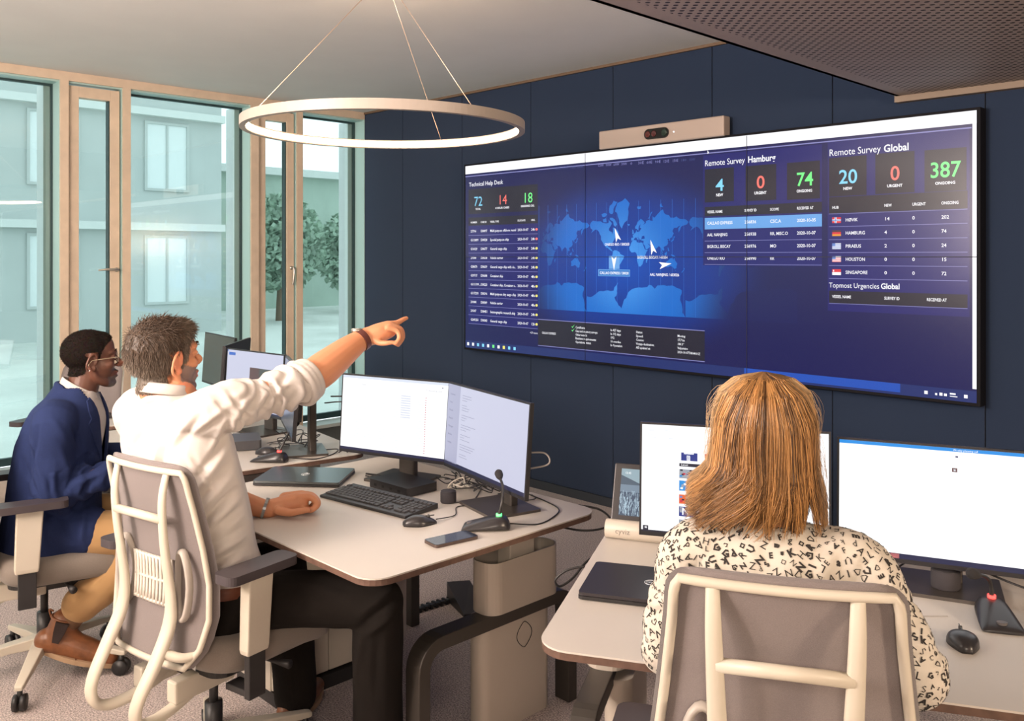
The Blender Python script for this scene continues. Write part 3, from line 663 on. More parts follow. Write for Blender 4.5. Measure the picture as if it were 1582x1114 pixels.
cols = [emat('lake_sky', (150, 175, 185)), emat('lake_far', (140, 160, 172)), emat('lake_hill', (78, 96, 112)), emat('lake_water', (120, 140, 158)), emat('reeds', (180, 205, 220)), emat('dark_reeds', (66, 84, 106)), E_w]
mb.quad((x0, 0, z0), (x1, 0, z0), (x1, 0, z1), (x0, 0, z1), m=0)
mb.add([(x0, -.0003, .118), (x0, -.0003, .148), (.05, -.0003, .138), (.09, -.0003, .122), (.14, -.0003, .128), (x1, -.0003, .118)], [(0, 5, 4, 3, 2, 1)], m=2)
mb.quad((x0, -.0003, .095), (x1, -.0003, .095), (x1, -.0003, .118), (x0, -.0003, .118), m=3); mb.quad((x0, -.0003, z0), (x1, -.0003, z0), (x1, -.0003, .095), (x0, -.0003, .095), m=5)
rr = random.Random(5)
for k in range(420): x = rr.uniform(x0, x1 - .004); z = rr.uniform(z0, .09); q = rr.uniform(-.003, .003); hgt = min(rr.uniform(.006, .02), .1 - z); mb.quad((x, -.0005, z), (x + .0012, -.0005, z), (x + .0012 + q, -.0005, z + hgt), (x + q, -.0005, z + hgt), m=4)
put_text(mb, '12:45', .036, .152, .009, -.0006, m=6); mb.build('display', cols, t)
# camera bar above the video wall
xa, xb = Xy(925, 4.40), Xy(1118, 4.40); za, zc = Zy(926, 230, 4.36), Zy(926, 202, 4.36)
zlo, zhi = 2.33, 2.47
za = Zy(926, 231, 4.40); zhi = Zy(926, 203, 4.40)
t = thing('conference_camera_bar', 'long champagne coloured camera bar mounted above the video wall', 'camera', ((xa + xb) / 2, 4.40, za)); hw = (xb - xa) / 2; hh = zhi - za
mb = MB(); mb.box((-hw, 0, 0), (hw, .07, hh)); mb.build('housing', mat('champagne_mesh', (.47, .38, .33), .55, .25, bump=.2, bscale=700), t, bevel=.008, seg=3)
mb = MB(); mb.box((-hw + .02, .07, .01), (hw - .02, .099, hh - .01)); mb.build('wall_bracket', M_blk, t)
mb = MB(); mb.prism([(x, z + hh / 2) for x, z in rrect(-.095, -.032, .085, .032, .0315, 8)], 0, .006)
mb.v = [(x, -.0015 - z if z > .003 else .002, y) for x, y, z in [(a, b, c) for a, b, c in mb.v]]
mb.f = [tuple(reversed(f)) for f in mb.f]; mb.build('lens_window', mat('lens_glass', (.01, .01, .01), .08), t)
for lx, rr_, c in ((-.068, .019, (.10, .02, .015)), (-.022, .019, (.08, .015, .015)), (.055, .022, (.015, .03, .02))):
    mb = MB(); mb.lathe([(.001, 0), (rr_, 0), (rr_, .004), (rr_ * .7, .006), (rr_ * .45, .003), (.001, .003)], n=24); mb.v = [(lx + x, -.008 - z * .5, hh / 2 + y) for x, y, z in mb.v]; mb.build('lens', mat('lens_%.2f' % lx, c, .1), t)
mb = MB(); mb.ell((.12, -.001, hh / 2 - .002), .0035, 8, 6); mb.build('status_light', mat('status_white', (1, 1, 1), .4, emit=(1, 1, 1), es=2), t)
# cables --------------------------------------------------------------
zt_ = .7425
cable('mouse_cable', [(-2.285, 1.895, .752), (-2.30, 1.99, zt_), (-2.37, 2.06, zt_), (-2.36, 2.12, zt_), (-2.42, 2.20, zt_), (-2.50, 2.30, zt_)], .0017, M_blk, 'thin black mouse cable running back from the wired mouse under the screens')
cable('microphone_cable', [(-2.07, 2.03, .755), (-2.03, 2.12, zt_), (-2.05, 2.22, zt_), (-2.10, 2.30, zt_), (-2.20, 2.34, zt_), (-2.34, 2.37, zt_)], .0024, M_blk, 'black cable looping from the green-ring microphone around the monitor foot')
cable('speaker_cable', [(-2.42, 2.09, .7435), (-2.36, 2.17, zt_), (-2.25, 2.32, zt_), (-2.3, 2.37, zt_)], .0017, M_blk, 'thin black cable from the small speaker behind the keyboard')
cable('desk_edge_cable', [(-2.10, 2.405, .735), (-2.05, 2.46, .72), (-1.99, 2.45, .70), (-1.98, 2.40, .68), (-2.04, 2.33, .675), (-2.2, 2.30, .68)], .004, M_blk, 'black cable hanging off the far right corner of the pointing man\'s desk')
cable('laptop_cable', [tuple(dep(*q)) for q in ((918, 877, 2.60), (897, 876, 2.60), (874, 882, 2.60), (858, 896, 2.60), (865, 906, 2.61), (885, 893, 2.63), (905, 869, 2.67), (930, 852, 2.72), (962, 843, 2.75), (1000, 852, 2.74), (1030, 862, 2.715))], .0036, M_blk, 'thick black cable curling from the dark laptop off the desk edge')
cable('microphone_cable', [(-.63, 2.38, .755), (-.56, 2.44, zt_), (-.40, 2.50, zt_), (-.30, 2.52, zt_)], .0028, M_blk, 'black cable leaving the red-ring microphone on the woman\'s desk')
cable('monitor_cable', [(-1.02, 2.50, .745), (-.98, 2.56, .78), (-.93, 2.55, .79), (-.90, 2.52, .752), (-.905, 2.50, .753)], .0026, M_blk, 'looped black cable behind the woman\'s right screen foot')
cable('power_cable', [(-.83, 2.60, .78), (-.72, 2.58, .765), (-.60, 2.60, .75), (-.45, 2.66, .743), (-.25, 2.70, .743)], .003, M_blk, 'dark cable lying under the right-edge screen')
cable('thin_wire', [(-.80, 2.30, zt_ - .0005), (-.86, 2.24, zt_ - .0005), (-.93, 2.18, zt_ - .0005), (-1.0, 2.13, zt_ - .0005)], .0011, mat('grey_wire', (.35, .32, .3), .5), 'thin grey wire on the woman\'s desk beside her chair back')
cable('microphone_cable', [(-3.42, 2.01, .755), (-3.37, 2.11, zt_), (-3.40, 2.22, zt_), (-3.44, 2.27, .75), (-3.50, 2.24, zt_)], .0024, M_blk, 'black cable from the microphone on the blazer man\'s desk')
cable('laptop_cable', [(-2.965, 2.09, .752), (-2.92, 2.12, .748), (-2.86, 2.13, .745), (-2.80, 2.15, .745)], .004, M_blk, 'black lead between the closed grey laptop and the docking box')
cable('laptop_cable', [(-2.945, 2.075, .750), (-2.90, 2.09, .747), (-2.84, 2.115, .746), (-2.805, 2.12, .748)], .003, M_blk, 'lower black lead beside the docking box, right of the grey laptop')
cable('monitor_cable', [(-3.42, 2.22, 1.0), (-3.33, 2.30, .99), (-3.26, 2.33, .90), (-3.30, 2.30, .80), (-3.38, 2.28, .745)], .0035, M_blk, 'black loop of cable hanging right of the edge-on monitor neck')
cable('monitor_cable', [(-3.44, 2.20, .97), (-3.35, 2.27, .97), (-3.28, 2.29, .88), (-3.33, 2.26, .79), (-3.40, 2.25, .745)], .003, M_blk, 'second inner loop of black cable beside the edge-on monitor neck')
cable('monitor_cable', [(-2.03, 2.09, .985), (-1.995, 2.115, .985), (-1.98, 2.125, .965), (-1.99, 2.12, .945), (-2.04, 2.09, .93)], .003, mat('grey_wire', (.35, .32, .3), .5), 'grey cable loop sticking out behind the right end screen')
rr = random.Random(11)
tg = thing('cable_tangle', 'tangle of black and white cables behind the docking box under the screens', 'cables', (-2.5, 2.28, .7405))
for nm, mm, n, rad in (('black_cables', M_blk, 12, .0022), ('white_cables', mat('white_cable', (.75, .7, .62), .5), 3, .003)):
    mb = MB()
    for k in range(n):
        p = [Vector((rr.uniform(-.16, .12), rr.uniform(-.06, .08), rr.uniform(.003, .035)))]
        for j in range(5): p.append(p[-1] + Vector((rr.uniform(-.09, .09), rr.uniform(-.05, .05), 0))); p[-1].z = rr.uniform(.003, .05); p[-1].x = max(-.2, min(.16, p[-1].x)); p[-1].y = max(-.08, min(.1, p[-1].y))
        P, R = spline(p, rad, 5); mb.tube(P, R, 6)
    mb.build(nm, mm, tg)
tg = thing('cable_tangle', 'tangle of dark cables behind the red-ring microphone on the blazer man\'s desk', 'cables', (-3.68, 2.16, .7405))
mb = MB()
for k in range(11):
    p = [Vector((rr.uniform(-.14, .1), rr.uniform(-.06, .1), .004))]
    for j in range(4): p.append(p[-1] + Vector((rr.uniform(-.1, .1), rr.uniform(-.06, .06), 0))); p[-1].z = rr.uniform(.003, .045)
    P, R = spline(p, .0024, 5); mb.tube(P, R, 6)
mb.build('black_cables', M_blk, tg)
# cable chain lying on the floor under the desk
t = thing('pedestal_cabinet', 'cream pedestal cabinet on a dark base under the pointing man\'s desk', 'cabinet', (-3.02, 1.86, 0))
mb = MB(); mb.box((-.15, -.24, .055), (.13, .24, .50)); mb.build('cabinet_body', M_cream, t, bevel=.004)
mb = MB(); mb.box((.1305, -.236, .06), (.142, -.002, .495)); mb.build('door', M_cream, t, bevel=.003)
mb = MB(); mb.box((.1305, .002, .06), (.142, .236, .495)); mb.build('door', M_cream, t, bevel=.003)
mb = MB(); mb.box((-.14, -.23, .001), (.155, .25, .05)); mb.build('base_plinth', M_blk, t)
t = thing('floor_cable_duct', 'black cable duct with angled end lying on the carpet under the desk', 'cable duct', (-3.17, 2.72, .0))
P, R = spline([(.0, .04, .012), (-.01, -.06, .014), (-.02, -.18, .015), (-.03, -.32, .015)], .016, 8); mb = MB(); mb.tube(P, R, 8, up=(0, 0, 1), flat=.5)
for k in range(0, len(P), 2): mb.box((P[k].x - .02, P[k].y - .006, .002), (P[k].x + .02, P[k].y + .006, .024))
mb.build('cable_spine', M_blk, t)
mb = MB(); mb.loft([[Vector(p) for p in ((-.03, .0, 0.001), (.02, .10, 0.001), (.02, .10, .085), (-.03, .0, .09))], [Vector(p) for p in ((.17, -.07, 0.001), (.23, .03, 0.001), (.23, .03, .012), (.17, -.07, .012))]], smooth=False); mb.build('angled_end', M_blks, t)
# ================================================================ office chairs
M_fab = mat('grey_knit_fabric', (.20, .17, .165), .95, noise=.12, nscale=700, bump=.3, bscale=800, sheen=.2)
M_seat = mat('taupe_seat_fabric', (.24, .205, .175), .95, noise=.12, nscale=700, bump=.3, bscale=800, sheen=.2)
M_cf = mat('cream_chair_plastic', (.57, .52, .43), .42)
M_pad = mat('armrest_black', (.055, .045, .05), .42)
def bw(z):      # half width of the backrest at height z
    xs = [.44, .47, .52, .60, .70, .82, .94, 1.04]; ws = [.10, .185, .224, .242, .238, .222, .208, .200]
    w = float(np.interp(z, xs, ws)); r = .045
    if z > 1.04 - r: q = z - (1.04 - r); w -= r - math.sqrt(max(0, r * r - q * q))
    if z < .47: q = (.47 - z) / .03; w = .185 - .085 * q * q
    return w
def by(z, x):   # backrest surface depth
    y = float(np.interp(z, [.44, .52, .6, .7, .8, .92, 1.04], [-.222, -.208, -.195, -.190, -.198, -.218, -.245]))
    return y + .55 * x * x
def chair(label, loc, ang, simple=False):
    t = thing('office_chair', label, 'office chair', (*loc, 0), ang, 'grey office chairs with cream frames')
    # upholstered back panel
    zs = [.44, .447, .46, .48, .51, .55, .61, .65, .70, .75, .80, .85, .90, .95, .99, 1.005, 1.02, 1.03, 1.036, 1.04]
    mb = MB(); NX = 14; rings = []
    for z in zs:
        w = bw(z); th = .014 if .445 < z < 1.037 else .006
        fr = [Vector((w * (2 * i / NX - 1), by(z, w * (2 * i / NX - 1)) + th * (1 - abs(2 * i / NX - 1) ** 6), z)) for i in range(NX + 1)]
        bk = [Vector((w * (2 * i / NX - 1), by(z, w * (2 * i / NX - 1)) - th * (1 - abs(2 * i / NX - 1) ** 6), z)) for i in range(NX, -1, -1)]
        rings.append(fr + bk)
    mb.loft(rings); mb.build('backrest', M_fab, t)
    # cream rim on the rear face
    loop = []
    zz = [1.022 - .56 * k / 40 for k in range(41)]
    for z in zz: loop.append((bw(z) - .018, z))
    L = [Vector((-x, by(z, x) - .019, z)) for x, z in loop]; Rr = [Vector((x, by(z, x) - .019, z)) for x, z in loop[::-1]]
    mb = MB(); top = [Vector((x, by(1.022, x) - .020, 1.022)) for x in np.linspace(bw(1.022) - .018, -bw(1.022) + .018, 12)[1:-1]]; zb0 = zz[-1]; bot = [Vector((x, by(zb0, x) - .019, zb0)) for x in np.linspace(-bw(zb0) + .018, bw(zb0) - .018, 8)[1:-1]]
    mb.tube(L + bot + Rr + top, .0095, 8, closed=True, up=(0, 1, 0), flat=.9); mb.build('back_rim', M_cf, t)
    # two swept uprights that curl under the seat
    for s in (-1, 1):
        pts = [(s * .118, by(1.02, .118) - .016, 1.02), (s * .116, -.262, .95), (s * .113, -.258, .86), (s * .110, -.245, .76), (s * .112, -.232, .66), (s * .116, -.240, .58), (s * .118, -.285, .49), (s * .112, -.335, .40), (s * .104, -.335, .345), (s * .095, -.29, .318), (s * .085, -.20, .325), (s * .075, -.08, .36), (s * .07, .02, .375)]
        P, R = spline(pts, [.008, .0095, .0105, .0115, .013, .016, .016, .015, .015, .015, .014, .013, .011], 5); mb = MB(); mb.tube(P, R, 12, up=(1, 0, 0), flat=1.5); mb.build('back_upright', M_cf, t)
        # link between rim and upright low down
        zl = .50; P, R = spline([(s * (bw(zl) - .02), by(zl, .2) - .016, zl), (s * .165, -.238, .50), (s * .118, -.268, .515)], [.012, .014, .016], 6); mb = MB(); mb.tube(P, R, 8); mb.build('rim_link', M_cf, t)
    mb = MB(); mb.tube([(-.112, -.260, .885), (.112, -.260, .885)], .0125, 14); mb.build('crossbar', M_cf, t)
    # lumbar support: slatted plate and two loops
    mb = MB()
    for i in range(12):
        x = -.088 + i * .016; P = [(x, by(z, x) - .024, z) for z in (.615, .65, .69, .73, .755)]; mb.tube(P, .0065, 6, up=(0, 1, 0), flat=.5)
    for z in (.62, .685, .75): mb.tube([(x, by(z, x) - .022, z) for x in (-.09, 0, .09)], .006, 6)
    mb.build('lumbar_plate', mat('white_plastic', (.62, .57, .50), .45), t)
    for s in (-1, 1):
        mb = MB(); c = []
        for k in range(24):
            a = 2 * PI * k / 24; x = s * (.138 + .034 * math.cos(a)); z = .690 + .098 * math.sin(a); c.append((x, by(z, x) - .026 - .012 * math.cos(a), z))
        mb.tube(c, .0085, 8, closed=True, up=(0, 1, 0), flat=1.5); mb.build('lumbar_handle', mat('grey_plastic', (.42, .38, .34), .45), t)
    # seat cushion
    mb = MB(); rings = []
    for k, (z, ins) in enumerate([(.402, .05), (.408, .025), (.428, .006), (.465, 0), (.495, .004), (.508, .018), (.514, .045)]):
        ring = []
        for j in range(40):
            a = 2 * PI * j / 40; ex = .42; x = (.245 - ins) * math.copysign(abs(math.cos(a)) ** ex, math.cos(a)); y = .075 + (.250 - ins) * math.copysign(abs(math.sin(a)) ** ex, math.sin(a))
            zz_ = z - .035 * max(0, (y - .14) / .15) ** 2 + .018 * max(0, (-.06 - y) / .14); ring.append(Vector((x, y, zz_)))
        rings.append(ring)
    mb.loft(rings); mb.build('seat', M_seat, t)
    mb = MB(); mb.prism(rrect(-.19, -.13, .19, .22, .05, 5), .395, .414); mb.prism(rrect(-.085, -.09, .085, .13, .02, 4), .345, .396); mb.build('mechanism', M_blk, t, bevel=.004)
    mb = MB(); mb.box((-.105, -.21, .335), (-.06, -.0, .40)); mb.box((.06, -.21, .335), (.105, -.0, .40)); mb.build('side_bracket', M_cf, t, bevel=.006)
    for s in (-1, 1):
        a = bpy.data.objects.new('armrest', None); COL.objects.link(a); a.parent = t; a.location = (s * .283, -.065, -.028)
        mb = MB(); mb.prism(rrect(-.044, -.125, .044, .125, .025, 5), .742, .768); mb.build('arm_pad', M_pad, a, bevel=.006, seg=3)
        mb = MB(); mb.loft([[Vector((x * w / 2, y * d / 2 + yo, z)) for x, y in ((-1, -1), (1, -1), (1, 1), (-1, 1))] for z, w, d, yo in ((.515, .036, .074, -.01), (.53, .040, .080, -.01), (.735, .042, .088, 0), (.743, .042, .088, 0))], smooth=False); mb.build('arm_sleeve', M_cf, a, bevel=.005)
        mb = MB(); mb.box((-.012, -.038, .40), (.012, .022, .52)); mb.box((-.012 if s > 0 else -.012, -.038, .385), (.012, .022, .41)); mb.box((min(0, -s * .10), -.034, .388), (max(0, -s * .10), .018, .408)); mb.build('arm_bracket', M_blk, a, bevel=.003)
        mb = MB(); mb.box((s * .018 - .002, -.018, .712), (s * .018 + .002, .012, .716)); mb.box((s * .018 - .002, -.018, .724), (s * .018 + .002, .012, .728)); mb.build('height_lever', M_blk, a)
    mb = MB(); mb.tube([(.08, .05, .39), (.2, .07, .385), (.26, .08, .385)], [.006, .007, .014], 10); mb.build('tilt_lever', M_blk, t)
    mb = MB(); mb.tube([(0, 0, .20), (0, 0, .36)], .014, 16); mb.tube([(0, 0, .085), (0, 0, .235)], .027, 20); mb.build('gas_column', M_blk, t)
    for k in range(5):
        a = 2 * PI * k / 5 + .035; d = Vector((math.cos(a), math.sin(a), 0)); p = Vector((-d.y, d.x, 0)); mb = MB()
        mb.loft([[q * d.length * d + p * w * s1 + Vector((0, 0, z + h * s2)) for s1, s2 in ((-1, -1), (1, -1), (1, 1), (-1, 1))] for q, w, z, h in ((.015, .028, .125, .022), (.12, .024, .118, .017), (.32, .016, .088, .010), (.335, .013, .086, .008))], smooth=False)
        mb.build('base_leg', M_cf, t, bevel=.004)
        c = d * .315; mb = MB()
        for s in (-1, 1): q = c + p * s * .013; mb.tube([q + p * s * -.008 + Vector((0, 0, .030)), q + p * s * .008 + Vector((0, 0, .030))], .029, 20)
        mb.tube([c + Vector((0, 0, .03)), c + Vector((0, 0, .082))], .009, 10); mb.build('caster', M_blk, t)
    return t
CH1 = (-2.638, 1.282); A1 = math.radians(11.4)
c1 = chair('office chair on which the man in the white shirt sits, lumbar slats showing', CH1, A1)
mb = MB(); mb.M = Matrix.Translation((.14, -.182, .462)) @ Matrix.Rotation(math.radians(9), 4, 'Y'); mb.quad((-.02, 0, -.02), (.02, 0, -.02), (.02, 0, .02), (-.02, 0, .02)); mb.build('inventory_tag', mat('white_tag', (.85, .84, .82), .6), c1)
CH2 = (-.868, 1.595); A2 = math.radians(30)
CH0 = (-3.77, 1.13); A0 = math.radians(-13)
copy_tree(c1, (*CH2, .045), A2, 'office chair seen square from behind, in which the blonde woman sits')
c0 = copy_tree(c1, (*CH0, 0), A0, 'office chair at the left edge carrying the man in the navy blazer')
cm = copy_tree(c1, (-5.17, 1.65, -.02), math.radians(-150), 'empty office chair whose top shows behind the blazer man\'s neck')
for c in (c0, cm, [o for o in COL.objects if o.get('label', '').startswith('office chair seen square')][0]):
    for ch in list(c.children):
        if c is c0 and (ch.name.startswith('base_leg') or ch.name.startswith('caster')): ch.rotation_euler.z = math.radians(52)
        if ch.name.startswith('inventory_tag'): bpy.data.objects.remove(ch)
        elif ch.name.startswith('armrest') and c.name.endswith('001'): ch.location.z -= .10
# ================================================================ the video wall
def dm(name, rgb, k=1.0):
    c = s2l(rgb); return mat('wall_' + name, (.006, .006, .008), .25, emit=tuple(x * k for x in c), es=1, spec=.3)
YV = 4.42; xl, xr = Xy(719.3, YV), Xy(1509, YV); zlo_, zhi_ = .95, 2.31
V = thing('video_wall', 'huge wall-mounted display with blue world map and survey tables', 'video wall', (xl, YV, zlo_))
VX = lambda px: Xy(px, YV) - xl
VZ = lambda px, py: Zy(px, py, YV) - zlo_
Wv = xr - xl; Hv = zhi_ - zlo_
mb = MB(); b = .016; mb.box((-b, .0, -b), (Wv + b, .075, Hv + b)); mb.build('housing', mat('display_bezel_black', (.005, .005, .008), .7, spec=.2), V, bevel=.002)
mb = MB(); mb.box((.1, .075, .1), (Wv - .1, .079, Hv - .1)); mb.build('mounting_plate', M_blk, V)
def radial(name, c0, c1, centre, r, mid=None):
    m = dm(name, (0, 0, 0)); nt = m.node_tree; bs = nt.nodes['Principled BSDF']; tc = nt.nodes.new('ShaderNodeTexCoord'); mp = nt.nodes.new('ShaderNodeMapping'); mp.vector_type = 'POINT'
    mp.inputs['Location'].default_value = (-centre[0] / r[0], 0, -centre[1] / r[1]); mp.inputs['Scale'].default_value = (1 / r[0], 0, 1 / r[1])
    ln = nt.nodes.new('ShaderNodeVectorMath'); ln.operation = 'LENGTH'; rp = nt.nodes.new('ShaderNodeValToRGB'); rp.color_ramp.interpolation = 'EASE'
    rp.color_ramp.elements[0].color = (*s2l(c0), 1); rp.color_ramp.elements[1].color = (*s2l(c1), 1)
    if mid: e = rp.color_ramp.elements.new(.5); e.color = (*s2l(mid), 1)
    nt.links.new(tc.outputs['Object'], mp.inputs[0]); nt.links.new(mp.outputs[0], ln.inputs[0]); nt.links.new(ln.outputs['Value'], rp.inputs[0]); nt.links.new(rp.outputs[0], bs.inputs['Emission Color'])
    return m
cen = (VX(962), VZ(962, 410)); rad = (1.05, .62)
M_bg = radial('display_background', (5, 74, 180), (26, 28, 84), cen, rad, mid=(14, 54, 146))
M_land = radial('map_land', (70, 155, 240), (26, 30, 88), cen, (.86, .9), mid=(20, 108, 205))
D_ = dict(white=dm('white', (250, 250, 255), 1.1), dark=dm('tile', (40, 38, 52)), row=dm('row', (34, 34, 108)), line=dm('line', (140, 140, 200)), hl=dm('highlight', (110, 170, 235)), cyan=dm('cyan', (135, 215, 250), 1.1),
          red=dm('red', (255, 120, 110), 1.1), green=dm('green', (120, 250, 140), 1.1), yellow=dm('yellow', (250, 240, 120)), blue=dm('taskbar_blue', (40, 85, 185)), grid=dm('grid', (60, 120, 215)), dim=dm('dim_label', (78, 88, 140)), task=dm('taskbar', (38, 52, 110)),
          box=dm('selection', (60, 130, 205)), frd=dm('flag_red', (230, 60, 70)), fbl=dm('flag_blue', (110, 140, 210)), fgd=dm('flag_gold', (235, 160, 60)), fbk=dm('flag_black', (90, 55, 60)))
names = list(D_); mats_ = [D_[n] for n in names]; ix = {n: i for i, n in enumerate(names)}
mb = MB(); mb.quad((0, -.001, 0), (Wv, -.001, 0), (Wv, -.001, Hv), (0, -.001, Hv)); mb.build('display', M_bg, V)
G = MB()
def Rw(x0, z0, x1, z1, m, y=-.0016): G.quad((x0, y, z0), (x1, y, z0), (x1, y, z1), (x0, y, z1), m=ix[m])
def Rp(px0, px1, pyt, pyb, m, y=-.0016, ref=None):
    """rectangle from picture columns px0..px1 and rows pyt..pyb read at column ref"""
    ref = ref or px0; Rw(VX(px0), VZ(ref, pyb), VX(px1), VZ(ref, pyt), m, y)
def TX(s, px0, py, px1, cap, m='white', bold=.0, align='L', ref=None, res=2):
    """word from column px0 to px1 with baseline py and cap height given in pixels at px0"""
    ref = ref or px0; z = VZ(ref, py); h = VZ(ref, py - cap) - z; size = h / .70
    v, f = text_geo(s, size, bold, res); w = v[:, 0].max() if len(v) else 1
    tw = VX(px1) - VX(px0); put_text(G, s, VX(px0), z, size, -.0024, ix[m], sx=tw / w, bold=bold, res=res)
# browser bar, rules, taskbar
Rp(719.3, 1509, 257, 269.5, 'white', ref=719.3); G.quad((Wv - .018, -.0016, .065), (Wv - .0005, -.0016, .065), (Wv - .0005, -.0016, Hv), (Wv - .018, -.0016, Hv), m=ix['white'])
z = VZ(719.3, 273.2); Rw(0, z - .003, Wv - .022, z + .003, 'line')
Rw(0, 0, Wv, .055, 'task'); Rw(VX(1150), .012, Wv - .35, .055, 'blue', -.0018); Rw(VX(904.6), .018, VX(1150), .055, 'task', -.0018)
for k in range(10): x = .02 + k * .055; Rw(x, .018, x + .022, .040, ['white', 'white', 'cyan', 'cyan', 'white', 'green', 'white', 'yellow', 'cyan', 'cyan'][k], -.002)
for k, w, h_ in ((-.235, .016, .034), (-.185, .010, .028), (-.165, .014, .032), (-.145, .014, .030), (-.118, .034, .022), (-.118, .026, .036), (-.055, .016, .034)): Rw(Wv + k, .018 if h_ != .036 else .028, Wv + k + w, h_, 'white', -.002)
G.add([(VX(1093.5), -.003, VZ(1093.5, 232)), (VX(1093.5), -.003, VZ(1093.5, 238)), (VX(1096), -.003, VZ(1093.5, 236.5))], [(0, 2, 1)], m=ix['white'])
# left column: help desk
TX('Technical Help Desk', 725, 288.5, 777.5, 6.2, bold=.008)
Rp(724, 831, 293, 331, 'dark', -.0013); Rp(724, 831, 336.5, 349, 'dark', -.0013); Rp(724, 831, 349, 500, 'row', -.0014)
TX('72', 732.5, 318.5, 745.5, 14.5, 'cyan'); TX('14', 769.5, 316, 783.5, 14.5, 'red'); TX('18', 808, 313.5, 823, 15.5, 'green')
TX('TOTAL', 735, 324.5, 743, 2.6, bold=.03); TX('4 HOUR CASES', 765.5, 323, 787, 2.8, bold=.03); TX('ONGOING CAS.', 805, 320.2, 826, 3, bold=.03)
for s, a, b_ in (('NUMBER', 727.5, 737.5), ('CASE ID', 743, 752), ('VESSEL TYPE', 757.5, 771), ('DUE DATE', 800, 812), ('HRS.', 821, 827)): TX(s, a, 344.8, b_, 2.6, bold=.02, ref=735)
rows_ = [('27796', '538497', 'Multi purpose offshore vessel', 40, '24h', 'red'), ('G113899', '534028', 'Special purpose ship', 29, '24h', 'red'), ('G16029', '538677', 'General cargo ship', 26, '24h', 'yellow'), ('29388', '538638', 'Vehicle carrier', 20, '24h', 'yellow'), ('G38670', '538639', 'General cargo ship with de...', 40, '24h', 'yellow'), ('G39717', '538688', 'Container ship', 20, '4h', 'yellow'), ('G11199...', '538223', 'Container ship, Container s...', 40, '4h', 'yellow'), ('G117293', '538296', 'Multi purpose dry cargo ship', 40, '4h', 'yellow'), ('20084', '538389', 'Vehicle carrier', 19.5, '4h', 'yellow'), ('29547', '538451', 'Seismographic research ship', 39, '24h', 'yellow'), ('G249256', '538383', 'General cargo ship', 26, '12h', 'yellow')]
for k, (a, b_, c, w, h, col) in enumerate(rows_):
    y = 359 + 13.68 * k
    TX(a, 727.5, y, 727.5 + 1.7 * len(a), 3.7, bold=.015, ref=735, res=1); TX(b_, 743, y, 753, 3.7, bold=.015, ref=735, res=1); TX(c, 757.5, y, 757.5 + w, 3.7, bold=.015, ref=735, res=1); TX('2020-10-07', 800, y, 816.5, 3.7, bold=.015, ref=735, res=1); TX(h, 821, y, 826.5, 3.7, bold=.015, ref=735, res=1)
    cx_, cz_ = VX(829.3), VZ(735, y - 1.8); G.add([(cx_ + .012 * math.cos(q), -.0025, cz_ + .009 * math.sin(q)) for q in [2 * PI * j / 10 for j in range(10)]], [tuple(range(10))], m=ix[col])
    z = VZ(735, y + 4.6); Rw(VX(724), z - .0012, VX(831), z + .0012, 'line', -.0020)
TX('+37 more', 819, 515.8, 831, 3, ref=825)
# longitude grid and labels
for k in range(38):
    px = 833 + k * (11.2 + .06 * k) * .62
    if px > 1086: break
    if k % 2 == 0: x = VX(px); Rw(x - .0009, VZ(px, 477 + (px - 832) * .056), x + .0009, VZ(px, 318 - (px - 832) * .05), 'grid', -.0021)
for s, px in (('120E', 860), ('150E', 872), ('180', 884), ('150W', 895), ('120W', 927), ('90W', 939), ('60W', 951), ('30W', 963), ('0', 977), ('30E', 989), ('60E', 1002), ('90E', 1015), ('120E', 1028), ('150E', 1042), ('180', 1055), ('150W', 1068)):
    TX(s, px - 3, 270.5 - (px - 719) * .0638 + .5, px + (6 if len(s) > 1 else 0), 4.2, 'dim' if px < 900 or px > 1050 else 'line', ref=px, res=1)
G.build('screen_content', mats_, V)
